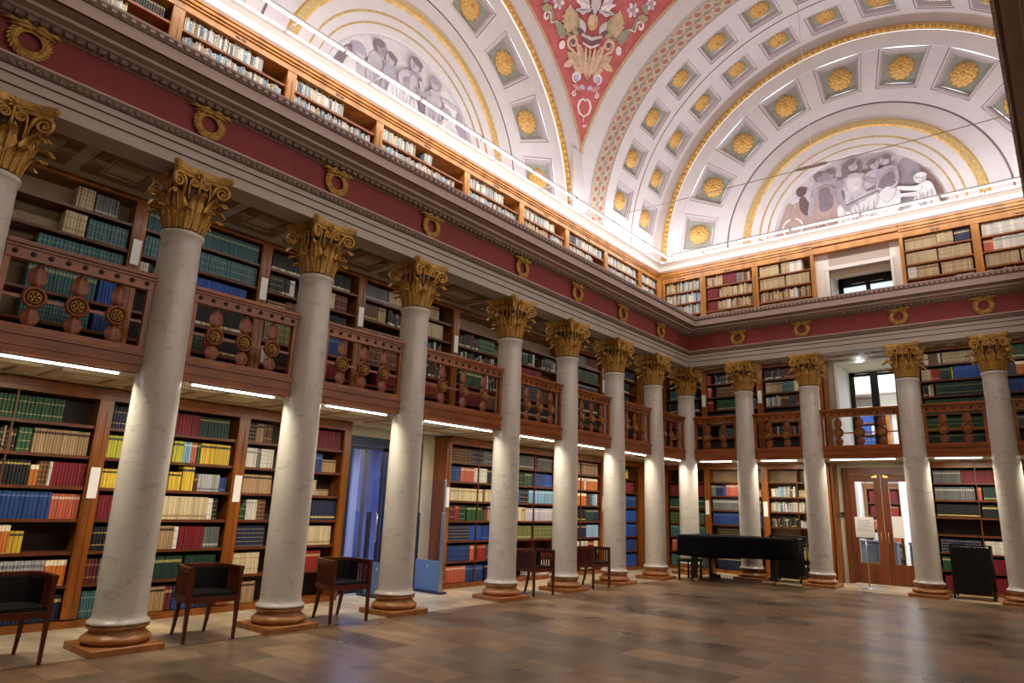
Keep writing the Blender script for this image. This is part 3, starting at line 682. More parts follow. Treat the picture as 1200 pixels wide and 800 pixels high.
def paint_left():
    A = Paint(armpt('left'), 2.222, 2.17); k = .86
    g = lambda x, z: (x * .97, max(0, (z - .12) * k))
    def sh(pts, m): A.shape([g(*p) for p in pts], m)
    def lb(pts, a, b_, m): A.limb([g(*p) for p in pts], a, b_, m)
    def hd(x, z, r, s_, h, f): A.head(*g(x, z), r, s_, h, f)
    A.shape([(2.17 * cos(pi * i / 40), 2.17 * sin(pi * i / 40)) for i in range(41)], 6, False)
    sh([(-2.1, .1), (-2.0, .9), (-1.6, 1.7), (-1.0, 1.5), (-1.2, .8), (-1.3, .2)], 3); sh([(1.5, 1.9), (1.9, 1.4), (2.2, .6), (2.2, .1), (1.4, .1), (1.3, .9)], 2); sh([(-2.1, .1), (-1.9, .5), (0, .6), (1.9, .5), (2.1, .1)], 9)
    sh([(-1.72, 1.05), (-1.6, 1.35), (-1.3, 1.45), (-1.05, 1.25), (-1.0, .8), (-.95, .3), (-1.75, .3), (-1.8, .7)], 9); sh([(-1.4, 1.3), (-1.2, 1.35), (-1.1, .9), (-1.3, .7)], 1); hd(-1.36, 1.66, .165, 1, 8, 1); sh([(-1.4, 1.55), (-1.22, 1.55), (-1.25, 1.3), (-1.36, 1.28)], 0)
    sh([(-1.15, 1.5), (-1.02, 1.88), (-.8, 1.95), (-.62, 1.8), (-.6, 1.3), (-.62, .5), (-1.1, .5), (-1.12, 1.0)], 1); A.folds(-1.05, -.65, .4, 1.35, 6, 2); hd(-.84, 2.08, .16, 2, 3, 1); lb([(-.7, 1.8), (-.55, 1.6), (-.62, 1.4)], .07, .05, 2)
    sh([(-.74, 1.4), (-.68, 1.72), (-.5, 1.8), (-.34, 1.68), (-.3, 1.35), (-.28, .5), (-.72, .5)], 8); hd(-.55, 1.94, .145, 1, 3, -1); lb([(-.36, 1.6), (-.3, 1.35), (-.6, 1.3)], .06, .045, 1); A.folds(-.68, -.32, .4, 1.1, 4, 2)
    sh([(-.2, 1.4), (-.18, 1.8), (.02, 2.0), (.3, 1.95), (.42, 1.6), (.55, 1.1), (.8, .5), (.1, .4), (-.2, .8)], 2); sh([(.0, 1.75), (.12, 1.9), (.25, 1.75), (.22, 1.4), (.05, 1.35)], 1)
    sh([(-.6, 1.1), (-.45, 1.38), (-.1, 1.4), (.25, 1.2), (.3, .7), (.1, .35), (-.55, .35)], 9); A.folds(-.5, .2, .3, 1.0, 7, 8); sh([(.28, 1.95), (.5, 1.5), (.85, .5), (.55, .45), (.3, 1.1)], 3); hd(.12, 2.2, .165, 1, 3, -1); lb([(-.1, 1.85), (-.3, 1.6), (-.2, 1.3)], .075, .05, 1); lb([(.3, 1.8), (.35, 1.5), (.1, 1.25)], .07, .05, 1)
    sh([(.5, 1.55), (.62, 1.8), (.85, 1.8), (.98, 1.5), (.95, .5), (.5, .45), (.48, 1.0)], 1); hd(.74, 2.02, .145, 1, 2, -1); lb([(.58, 1.65), (.38, 1.5), (.2, 1.55)], .055, .04, 2); A.folds(.52, .92, .4, 1.2, 4, 2)
    sh([(1.02, 1.6), (1.45, 1.6), (1.42, 1.5), (1.4, 1.05), (1.05, 1.05), (1.05, 1.5)], 9); sh([(.98, 1.62), (1.5, 1.62), (1.5, 1.72), (.98, 1.72)], 1); sh([(1.0, 1.05), (1.45, 1.05), (1.5, .4), (.95, .4)], 0)
    sh([(.95, .9), (1.1, 1.2), (1.4, 1.15), (1.7, .7), (1.8, .3), (.95, .3)], 6); hd(1.1, 1.33, .13, 1, 8, -1); A.folds(1.05, 1.65, .25, .8, 6, 8)
    return A.mb.build('lunette_painting', PN)
tag(paint_back(), 'grey and mauve figure painting in the half-round lunette on the back wall', 'painting')
tag(paint_left(), 'pale grey figure painting in the half-round lunette on the left wall', 'painting')

# ---------------------------------------------------------------- columns
def leaf_mesh(h, w, out, name):   # acanthus leaf: faces +x, root at origin
    mb = MB(); NU, NV = 8, 12; vs = []
    for j in range(NV + 1):
        t = j / NV
        if t < .72: cx = out * .35 * (t / .72) ** 1.6; cz = h * t / .72 * .9
        else:
            a = (t - .72) / .28 * pi * .95; cx = out * .35 + out * .36 * (1 - cos(a)); cz = h * .9 + h * .13 * sin(a) - h * .05 * (a / pi)
        ww = w * (.55 + .5 * sin(pi * min(1, t * .95 + .05))) * (1 - .5 * max(0, t - .72) / .28) * (1 + .14 * cos(t * 5.0 * 2 * pi))
        for i in range(NU + 1):
            s_ = i / NU * 2 - 1
            vs.append((cx - abs(s_) ** 1.5 * .02 + .010 * cos(s_ * 3 * pi) + .014, s_ * ww / 2, cz - abs(s_) * .012 * (t > .72)))
    fs = [(j * (NU + 1) + i, j * (NU + 1) + i + 1, (j + 1) * (NU + 1) + i + 1, (j + 1) * (NU + 1) + i) for j in range(NV) for i in range(NU)]
    mb.add(vs, fs, 0, None, True); mb.tube([vs[j * (NU + 1) + NU // 2] for j in range(NV + 1)], .010, 5, 0)
    return mb.mesh(name, ['gilt'])
LEAF1 = leaf_mesh(.25, .165, .19, 'acanthus_leaf'); LEAF2 = leaf_mesh(.44, .17, .25, 'acanthus_leaf')
def volute_mesh(r, tube, name, stem):
    mb = MB(); pts = [Vector(p) for p in stem]; n = 40
    for i in range(n + 1):
        t = i / n; a = pi - t * 2 * pi * 1.9; rr = r * (1 - .80 * t); pts.append(Vector((rr * cos(a) , 0, rr * sin(a))))
    tp = [tube * .75] * len(stem) + [tube * (1 - .45 * i / n) for i in range(n + 1)]
    mb.tube([(p.x, p.y + .012 * (i / len(pts)), p.z) for i, p in enumerate(pts)], tube, 6, 0, None, False, tp); mb.ball((0, .014, 0), r * .2, 8, 5, 0)
    return mb.mesh(name, ['gilt'])
VOL = volute_mesh(.098, .023, 'volute', [(-.17, .11, -.24), (-.155, .07, -.14), (-.12, .02, -.05)])
HEL = volute_mesh(.055, .014, 'helix', [(-.05, .0, -.22), (-.058, 0, -.1), (-.057, 0, -.03)])
def abacus_mesh():
    mb = MB(); pl = []; h = .355
    for k in range(4):
        a = k * pi / 2; c, s_ = cos(a), sin(a)
        for i in range(9):
            t = i / 8 * 2 - 1; y = t * (h - .035); x = h - .105 * (1 - t * t)
            pl.append((x * c - y * s_, x * s_ + y * c))
    def sl(f): return [(x * f, y * f) for x, y in pl]
    z = 0; prev = None
    for f, zz in ((.90, .655), (.93, .665), (.93, .69), (.985, .70), (1.03, .735), (1.04, .745), (1.04, .78)):
        vs = [(x, y, zz) for x, y in sl(f)]
        if prev: n = len(pl); mb.add(prev + vs, [(i, (i + 1) % n, n + (i + 1) % n, n + i) for i in range(n)])
        else: mb.add(vs, [tuple(range(len(vs) - 1, -1, -1))])
        prev = vs
    mb.add(prev, [tuple(range(len(prev)))])
    return mb.mesh('abacus', ['gilt_bright'])
ABA = abacus_mesh()
mb = MB().lathe([(.222, 0), (.226, .015), (.205, .04), (.20, .35), (.21, .5), (.245, .62), (.26, .66)], 28); BELL = mb.mesh('capital', ['gilt_shade'])
mb = MB()
for k in range(8): mb.add([(0, 0, 0), (.05 * cos(k * pi / 4 - .3), 0, .05 * sin(k * pi / 4 - .3)), (.075 * cos(k * pi / 4), -.015, .075 * sin(k * pi / 4)), (.05 * cos(k * pi / 4 + .3), 0, .05 * sin(k * pi / 4 + .3))], [(0, 1, 2), (0, 2, 3)], 0, None, True)
mb.ball((0, -.012, 0), .026, 8, 5, 0); mb.tube([(0, .03, -.3), (0, .01, -.15), (0, 0, -.02)], .016, 6, 0)
FLEU = mb.mesh('fleuron', ['gilt'])
mb = MB().bbox(-.36, .36, -.36, .36, 0, .07, .008); PLI = mb.mesh('plinth', ['wood_plinth'])
prof = [(.30, .07)] + [(.285 + .048 * sin(pi * i / 8), .07 + .1 * i / 8) for i in range(9)] + [(.282, .175), (.265, .19), (.262, .205)] + [(.268 + .030 * sin(pi * i / 8), .21 + .055 * i / 8) for i in range(9)]
mb = MB().lathe(prof, 40); BAS = mb.mesh('base', ['stone_base'])
mb = MB().lathe([(.30, .265), (.302, .275), (.297, .29), (.275, .30), (.258, .33), (.251, .38), (.251, 1.6), (.246, 2.6), (.237, 3.6), (.226, 4.4), (.224, 4.57), (.236, 4.59), (.243, 4.605), (.246, 4.625), (.243, 4.645), (.232, 4.652)], 44); SHA = mb.mesh('shaft', ['marble'])
def column(x, y, label):
    t = thing('column', label, 'column', (x, y, 0), 0, 'marble columns with gilt capitals')
    link('plinth', PLI, t); link('base', BAS, t); link('shaft', SHA, t)
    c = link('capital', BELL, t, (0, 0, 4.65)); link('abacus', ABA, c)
    for k in range(8):
        a = k * pi / 4
        link('acanthus_leaf', LEAF1, c, (.20 * cos(a + pi / 8), .20 * sin(a + pi / 8), .01), (0, 0, a + pi / 8))
        link('acanthus_leaf', LEAF2, c, (.195 * cos(a), .195 * sin(a), .0), (0, 0, a))
    for k in range(4):
        R_ = Matrix.Rotation(k * pi / 2, 4, 'Z')
        for sd in (1, -1):
            # faces -y; big scroll under the corner, helix near the middle
            for me, xx, yy, zz, nm, tw in ((VOL, .262, -.300, .565, 'volute', .40), (HEL, .066, -.272, .585, 'helix', -.12)):
                o = link(nm, me, c); sx = sd if nm == 'volute' else -sd
                o.matrix_local = R_ @ Matrix.Translation((sd * xx, yy, zz)) @ Matrix.Rotation(-sd * tw if nm == 'volute' else sd * tw, 4, 'Z') @ Matrix.Diagonal((sx, 1, 1, 1))
        o = link('fleuron', FLEU, c); o.matrix_local = R_ @ Matrix.Translation((0, -.275, .715))
    return t
CL = {0: 'white marble column cut off by the left edge of the photo', 1: 'nearest whole white marble column, beside the first armchairs', 2: 'white marble column between second and third armchairs, left row',
      3: 'white marble column in front of the glass door', 4: 'white marble column just right of the security gates', 5: 'white marble column between the two farther armchairs',
      6: 'white marble column right of the farthest armchair', 7: 'white marble column just left of the black piano', 8: 'corner white marble column behind the keyboard end of the piano'}
for k in range(0, 9): column(0, CY[k], CL[k])
for k, l in ((0, 'white marble column rising behind the middle of the piano'), (1, 'white marble column between piano and wooden double door'), (2, 'white marble column right of the wooden double door'), (3, 'white marble column at the right edge, right of the black trolley')):
    column(BX[k], 0, l)

# ---------------------------------------------------------------- wreaths on the frieze
mb = MB(); N = 26
for i in range(N):
    a = pi / 2 + 2 * pi * i / N
    for ly in (-1, 0, 1):
        c = Vector((.15 + .028 * ly, 0, 0)); T = Matrix.Rotation(-(a), 4, 'Y') @ Matrix.Translation((.150 + .03 * ly, -.018 - .012 * (ly == 0), 0)) @ Matrix.Rotation(.5 * ly + (.0), 4, 'Y')
        mb.add([(-.012, 0, -.03), (.0, -.02, .0), (.014, 0, .0), (-.014, 0, .0), (0, -.004, .045)], [(0, 2, 1), (0, 1, 3), (1, 2, 4), (3, 1, 4)], 0, T, True)
mb.tube([(.15 * cos(2 * pi * i / 32), 0, .15 * sin(2 * pi * i / 32)) for i in range(32)], .036, 8, 0, None, True)
WRE = mb.mesh('wreath', ['gilt_bright'])
mb = MB()
for s_ in (1, -1):
    mb.tube([(0, -.03, .145), (s_ * .07, -.05, .185), (s_ * .14, -.03, .165), (s_ * .20, -.03, .175), (s_ * .265, -.02, .15)], .02, 6, 0, None, False, [.02, .034, .022, .028, .006])
    mb.tube([(0, -.035, .145), (s_ * .05, -.06, .13), (s_ * .13, -.05, .125), (s_ * .21, -.03, .115)], .016, 6, 0, None, False, [.016, .024, .02, .006])
mb.ball((0, -.04, .15), .026, 8, 5)
RIB = mb.mesh('ribbon', ['gilt_bright'])
def wreath(x, y, left, lab):
    t = thing('gilt_wreath', lab, 'wreath', (x, y, 6.075), pi / 2 if left else 0, 'gilt wreaths on the red frieze')
    link('garland', WRE, t); link('ribbon', RIB, t)
CN = {0: 'at the left edge of the photo', 1: 'above the nearest whole column', 2: 'above the second whole column of the left row', 3: 'above the column before the glass door', 4: 'above the column right of the security gates', 5: 'above the column between the two farther armchairs', 6: 'above the column right of the farthest armchair', 7: 'above the column just left of the piano'}
for k in CN: wreath(.235, CY[k], True, 'gilt laurel wreath on red frieze ' + CN[k])
for k, l in ((0, 'above the column behind the piano'), (1, 'above the column left of the wooden door'), (2, 'above the column right of the wooden door'), (3, 'above the column at the right edge')):
    wreath(BX[k], -.235, False, 'gilt laurel wreath on red frieze ' + l)

# ---------------------------------------------------------------- balcony railings (local frame: x along, -y to viewer)
def leaf2(h, w, up_):
    mb = MB(); vs = []; NV, NU = 10, 6
    for j in range(NV + 1):
        t = j / NV
        ww = w * (sin(pi * t ** .8) ** .75 + .02) if up_ else w * (sin(pi * t ** 1.15) ** .7 + .02) * (1 + .06 * cos(t * 40))
        for i in range(NU + 1):
            s_ = i / NU * 2 - 1; vs.append((s_ * ww / 2, -.018 * (1 - s_ * s_) + .010 * abs(sin(s_ * 2.2 * pi)), h * t))
    mb.add(vs, [(j * (NU + 1) + i, j * (NU + 1) + i + 1, (j + 1) * (NU + 1) + i + 1, (j + 1) * (NU + 1) + i) for j in range(NV) for i in range(NU)], 0, None, True)
    mb.add([(x, -y + .02, z) for x, y, z in vs], [(j * (NU + 1) + i, (j + 1) * (NU + 1) + i, (j + 1) * (NU + 1) + i + 1, j * (NU + 1) + i + 1) for j in range(NV) for i in range(NU)], 0, None, True)
    return mb.mesh('leaf', ['wood_leaf'])
LFU, LFD = leaf2(.265, .172, True), leaf2(.235, .168, False)
TY = Matrix.Rotation(pi / 2, 4, 'X')
mb = MB().lathe([(.075, -.02), (.108, -.02), (.116, -.005), (.116, .012), (.10, .026), (.09, .026), (.08, .012), (.072, .0)], 28, (0, 0), 0, TY, True, False); mb.lathe([(.078, -.015), (.078, .0)], 20, (0, 0), 1, TY)
DSC = mb.mesh('roundel', ['wood_leaf', 'wood_back'])
mb = MB()
for k in range(6): mb.ball((.036 * cos(k * pi / 3), -.010, .036 * sin(k * pi / 3)), .017, 7, 5, 0)
mb.ball((0, -.012, 0), .014, 8, 5); mb.tube([(.060 * cos(2 * pi * i / 24), -.006, .060 * sin(2 * pi * i / 24)) for i in range(24)], .006, 5, 0, None, True)
GRO = mb.mesh('gilt_rosette', ['gilt_bright'])
def railing(T, x0, x1, orn, label):
    t = thing('balcony_railing', label, 'railing', (0, 0, 0), 0, 'carved gallery railings'); t.matrix_world = T
    L = x1 - x0
    mb = MB().bbox(x0 - .015, x1 + .015, -.085, .06, 4.015, 4.06, .012).box(x0 - .01, x1 + .01, -.06, .05, 3.985, 4.016).box(x0, x1, -.04, .04, 3.885, 3.985).box(x0, x1, -.05, .045, 3.868, 3.888)
    n = max(4, int(L / .155))
    for i in range(n):
        x = x0 + L * (i + .5) / n; mb.lathe([(.026, -.002), (.026, .012), (.018, .02), (.006, .02)], 10, (0, 0), 1, Matrix.Translation((x, -.04, 3.937)) @ TY)
    mb.build('top_rail', ['wood_rail', 'wood_back'], t)
    MB().bbox(x0 - .015, x1 + .015, -.075, .06, 3.125, 3.165, .01).box(x0, x1, -.04, .04, 3.165, 3.20).build('bottom_rail', 'wood_rail', t)
    for x in (x0, x1 - .055): MB().box(x, x + .055, -.035, .035, 3.165, 3.885).build('end_post', 'wood_rail', t)
    MB().box(x0, x1, -.012, .012, 3.475, 3.505).build('crossbar', 'wood_rail', t)
    for x in orn:
        MB().box(x - .012, x + .012, .0, .02, 3.2, 3.87).build('baluster', 'wood_rail', t)
        d = link('roundel', DSC, t, (x, -.012, 3.50)); link('gilt_rosette', GRO, d, (0, -.01, 0))
        link('leaf', LFU, t, (x, -.004, 3.60)); link('leaf', LFD, t, (x, -.004, 3.165))
def beam(T, x0, x1):
    mb = MB(); mb.box(x0, x1, -.05, .14, 2.93, 3.125, 0, T).box(x0, x1, -.062, .0, 2.985, 3.0, 0, T).box(x0 - .02, x1 + .02, -.07, .1, 3.095, 3.126, 0, T).box(x0, x1, -.055, .12, 2.905, 2.935, 0, T)
    trim(mb, ['wood_rail'])
def strip(T, x0, x1, label):
    t = thing('strip_light', label, 'light', (0, 0, 0), 0, 'strip lights under the gallery'); t.matrix_world = T
    MB().box(x0, x1, -.01, .05, 2.880, 2.905).build('housing', 'white_metal', t)
    MB().bbox(x0 + .01, x1 - .01, -.008, .03, 2.862, 2.880, .004).build('tube', 'led', t)
    ld = bpy.data.lights.new('strip_lamp', 'AREA'); ld.shape = 'RECTANGLE'; ld.size = x1 - x0; ld.size_y = .03; ld.energy = LEDW; ld.color = (1, .88, .68); ld.spread = RAD(150)
    o = bpy.data.objects.new('strip_lamp', ld); COL.objects.link(o)
    o.matrix_world = T @ Matrix.Translation(((x0 + x1) / 2, .011, 2.858)) @ Matrix.Rotation(RAD(17), 4, 'X')
LEDW = 26.0
BAY = [(1, 0, 'left of the nearest whole column'), (2, 1, 'right of the nearest whole column'), (3, 2, 'above the third armchair'), (4, 3, 'above the glass door and security gates'),
       (5, 4, 'right of the column by the security gates'), (6, 5, 'right of the column between the farther armchairs'), (7, 6, 'right of the column by the farthest armchair'), (8, 7, 'last on the left wall, before the corner')]
rl = .235
for hi, lo, l in BAY:
    T = Tleft(0, 0); x0, x1 = CY[lo] + rl, CY[hi] - rl; c = (x0 + x1) / 2; sp_ = .52 if hi == 4 else .39
    railing(T, x0, x1, [c - sp_, c, c + sp_], 'carved wooden gallery railing ' + l)
    beam(T, x0, x1); strip(T, CY[lo] + .38, CY[hi] - .42, 'lit strip light under the left gallery ' + l)
xs = [0] + [BX[i] for i in range(5)]
BL = ['on back wall, nearest the corner', 'on back wall, left of the window', 'in front of the back window, above wooden door', 'on back wall, right of the window', 'at the right edge of the photo']
for i in range(5):
    T = Tback(0, 0); x0, x1 = xs[i] + rl, xs[i + 1] - rl; c = (x0 + x1) / 2
    railing(T, x0, x1, [c - .47, c, c + .47] if i == 2 else [c - .22, c + .22], 'carved wooden gallery railing ' + BL[i])
    beam(T, x0, x1); strip(T, xs[i] + .36, xs[i + 1] - .40, 'lit strip light under the back gallery ' + BL[i])

# ---------------------------------------------------------------- bookcases
BOOKS = []   # records of every book, made into objects at the end
CC = dict(k=((.012, .012, .014), 'black'), n=((.014, .022, .07), 'navy'), b=((.014, .05, .20), 'blue'), B=((.018, .075, .36), 'bright blue'), q=((.045, .13, .155), 'teal'), g=((.022, .085, .035), 'green'), G=((.012, .045, .034), 'dark green'),
          r=((.30, .022, .014), 'red'), R=((.20, .010, .020), 'crimson'), m=((.11, .016, .022), 'maroon'), o=((.58, .18, .03), 'orange'), y=((.72, .50, .05), 'yellow'), Y=((.55, .55, .05), 'lime yellow'), w=((.72, .69, .63), 'white'),
          c=((.66, .56, .36), 'cream'), t=((.42, .28, .15), 'tan'), T=((.52, .41, .25), 'parchment'), e=((.13, .135, .14), 'grey'), p=((.13, .055, .025), 'brown'), l=((.22, .42, .60), 'light blue'), v=((.17, .18, .06), 'olive'), i=((.52, .12, .07), 'salmon'), L=((.55, .52, .60), 'lavender'), s=((.42, .43, .44), 'silver grey'))
MIX = dict(X='kpmeGnpkt', Z='wwswcesTlw', V='TTTtcTpT', D='keknGpwk', U='bnkgrwtmb')
TRM = dict(k=(.55, .40, .12), n=(.55, .42, .16), b=(.10, .16, .34), B=(.05, .14, .5), q=(.30, .33, .20), g=(.50, .42, .20), G=(.35, .30, .12), r=(.50, .30, .12), R=(.10, .012, .02), m=(.40, .26, .10), o=(.9, .8, .6), y=(.05, .05, .05), Y=(.08, .09, .05), w=(.35, .35, .38), c=(.45, .30, .15), t=(.05, .03, .02), T=(.25, .12, .06), e=(.45, .42, .35), p=(.50, .34, .12), l=(.6, .7, .8), v=(.45, .42, .2), i=(.65, .55, .4), L=(.7, .68, .72), s=(.2, .2, .22))
STY = [(1, .5 - .78, .06), (5, .2, .05), (1, .5 - .16, .05), (3, .1, .04), (1, .5 - .85, .035), (2, .0, .035)]
def add_books(cid, T, x0, x1, z, clear, spec, row):
    W_ = x1 - x0
    for tok in spec.split():
        q = tok.split(':'); code = q[0]; a, b_ = [float(v_) / 100 for v_ in q[1].split('-')]; hf = float(q[2]) if len(q) > 2 else .84
        sx = x0 + a * W_; ex = x0 + b_ * W_; mixed = code in MIX
        rn = random.Random('%s%d%s' % (cid, row, tok))
        th = rn.choice([.034, .040, .046]) if code not in 'tTcw' else rn.choice([.030, .036]); sty = rn.choice(STY); 
        if code in 'tyYi': sty = (1, .5 - .84, .05)
        if code == 'o': sty = (1, .5 - .9, .12)
        c = sx
        while c < ex - .018:
            k = rn.choice(MIX[code]) if mixed else code
            w = (rn.uniform(.016, .05) if mixed else th * rn.uniform(.97, 1.03)); w = min(w, ex - c)
            h = clear * (hf * rn.uniform(.78, 1.08) if mixed else hf * rn.uniform(.992, 1.0)); h = min(h, clear * .97)
            tr = TRM[k]
            if mixed: sty = rn.choice(STY)
            if code in 'DXk' and cid[1] == '2' and rn.random() < .55: tr = (.72, .70, .66); sty = (1, .5 - .14, .065)
            col, nm = CC[k]; v_ = rn.uniform(.80, 1.15)
            BOOKS.append(dict(cid=cid, row=row, T=T, x=c + w / 2, z=z, w=w * .95, h=h, y=.05 + rn.uniform(0, .012), col=tuple(min(1, q_ * v_) for q_ in col), trm=tr, sty=sty, nm=nm, d=.17 + .05 * rn.random()))
            c += w
CASEP = {}
def bookcase(cid, T, x0, x1, z0, shelves, zo, zt, rows, label, short, wood='wood', shelfm='wood_shelf', backm='wood_back', stile=.085, plate=None, divs=(), badge=False, endleft=False):
    CASEP[cid] = short
    t = thing('bookcase', label, 'bookcase', (0, 0, 0)); t.matrix_world = T
    D = .37
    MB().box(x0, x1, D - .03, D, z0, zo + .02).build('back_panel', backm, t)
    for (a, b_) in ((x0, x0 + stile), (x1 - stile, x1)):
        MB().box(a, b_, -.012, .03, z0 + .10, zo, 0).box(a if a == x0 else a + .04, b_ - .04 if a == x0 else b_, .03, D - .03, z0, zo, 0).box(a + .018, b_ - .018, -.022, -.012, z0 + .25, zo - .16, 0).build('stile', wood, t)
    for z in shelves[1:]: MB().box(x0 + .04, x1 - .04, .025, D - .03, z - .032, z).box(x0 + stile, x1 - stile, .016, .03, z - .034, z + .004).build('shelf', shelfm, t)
    MB().box(x0, x1, -.03, D, z0, shelves[0] - .01).box(x0, x1, -.04, .0, z0, z0 + .05).build('base', wood, t)
    h = zt - zo
    MB().box(x0, x1, -.022, D, zo, zo + h * .45).box(x0, x1, -.05, D, zo + h * .45, zo + h * .62).box(x0, x1, -.08, D, zo + h * .62, zo + h * .85).box(x0, x1, -.105, D, zo + h * .85, zt).build('cornice', wood, t)
    for f in divs:
        x = x0 + (x1 - x0) * f; MB().box(x - .01, x + .01, .03, D - .03, shelves[0], zo).build('divider', shelfm, t)
    if plate: MB().box(x0 - .055, x0 + .055, -.032, -.024, plate[0], plate[1]).build('label_plate', 'paper', t)['label'] = 'white label plate'
    if badge:
        xc = (x0 + x1) / 2; mb = MB()
        mb.box(xc - .09, xc - .01, -.028, -.02, zo + .03, zo + .07).box(xc + .01, xc + .09, -.028, -.02, zo + .03, zo + .07); mb.build('number_plate', 'mould_line', t)
    for i, sp_ in enumerate(rows):
        k = len(shelves) - 1 - i
        if k < 0: break
        top = (shelves[k + 1] - .034) if k + 1 < len(shelves) else zo
        add_books(cid, T, x0 + stile, x1 - stile, shelves[k], top - shelves[k], sp_, i)
    return t
S1 = [.087, .487, .87, 1.255, 1.64, 2.02, 2.40]; S2 = [3.24, 3.61, 3.99, 4.41, 4.79, 5.17]; S3 = [6.76, 7.08, 7.40, 7.776, 8.155]; S3L = [6.9, 7.3, 7.66, 8.03, 8.345]
R1 = {
 (1, 0): ['g:40-79', 'X:30-55 g:55-64 t:64-99:.86', 'k:40-66 o:66-71:.7 p:71-77 w:77-79 R:79-100', 'b:45-82:.9 i:82-100:.85', 'o:45-62:.9 y:62-70:.7', 'v:40-58 s:58-86:.85 o:86-99', 'n:45-100:.8'],
 (2, 1): ['n:0-14 B:14-22 R:48-68:.86 G:68-94', 'Y:0-30 Y:50-58:.85 l:58-64 i:64-69 g:69-72 y:72-97:.85', 'y:0-20:.7 k:20-30 y:50-60:.72 y:60-70:.97 m:70-73:.6 s:73-91:.7 b:91-97:.6', 'R:0-30 c:46-84:.88 w:84-88 k:88-92', 'k:0-26 t:40-60:.86 w:60-64 R:64-84:.84 e:84-98:.82', 'm:0-10 e:10-26 G:40-70 G:72-97', 'q:0-24:.86 t:42-60 m:60-66 b:66-84 n:84-97'],
 (3, 2): ['k:0-9 t:9-16 p:16-24 R:66-100:.88', 'w:0-12 e:12-16 w:16-28 b:66-80 t:80-96:.6', 't:0-30:.8 T:66-76:.72 t:76-90:.3', 'g:0-8:.6 w:8-18 p:18-26 n:60-100:.88', 'n:0-28 n:60-68 c:68-98:.84', 'c:0-26:.86 r:56-88:.84', 't:0-26:.8'],
 (5, 4): ['p:3-38 n:38-58 e:58-80', 'b:3-20 i:20-44 w:44-66:.86 k:66-90', 'c:4-60:.72 c:64-95:.72', 'm:3-14 r:14-20 G:20-32 g:34-60:.8 t:70-95', 'n:3-40:.84 B:40-60 b:62-90', 'b:3-40 i:42-52 r:54-70 e:72-95', 'i:4-36:.85 b:36-66 n:70-95'],
 (6, 5): ['e:0-50 m:50-58 e:58-90', 'G:0-30 g:30-46 b:48-70 B:70-90', 'B:0-22 k:22-38 l:40-96:.86', 'c:0-26 T:26-34 L:34-96:.8', 'v:0-48:.8 v:50-97:.8', 'r:0-97:.14', 'w:40-60 w:64-88'],
 (7, 6): ['o:0-18 t:18-96:.86', 'o:0-60:.84 w:60-64 o:64-96:.84', 'o:0-66:.85 m:66-74 q:74-82 l:82-90 w:90-94 R:94-100', 'k:0-64 G:64-86 n:86-98', 'n:0-66 l:66-98', 'w:10-60 w:62-70 r:70-86 c:86-98', 'r:0-30:.5 n:50-90'],
 (8, 7): ['k:10-40 y:40-74:.7', 'R:10-90', 'b:5-98', 'B:5-98', 'B:5-98:.88', 'b:5-98', 'B:5-98'],
 'corner': ['', 'R:4-96', 'g:4-60 G:60-96', 'g:4-96', 'q:4-96:.9', 'i:8-70:.9', 'q:4-96'],
 'B0': ['', 'e:0-10 n:10-24 B:24-30 i:30-58:.9 T:80-98:.4', 'e:3-96:.84', 'b:3-97:.86', 'k:10-90', 'q:10-90', 'n:10-90'],
 'B1': ['', 'Z:4-46:.75 T:52-96:.5', 'Z:2-60:.7 Z:64-97:.62', 'D:2-50:.7 Z:52-97:.5', 'w:4-30:.12', 't:50-70 k:72-95', 'k:5-95'],
 'B3': ['e:2-40 R:40-98:.8', 'e:2-56 i:58-64 G:66-88 i:90-97', 'k:2-60:.82 k:62-97:.82', '', 'n:2-56 w:58-84:.8 c:86-92 g:92-97', 'g:2-40 R:60-97', 'R:3-97'],
 'B4': ['G:0-60', 'b:0-60', 'n:0-60', 'g:0-60', 'r:0-60', 'o:0-60', 'k:0-60'] }
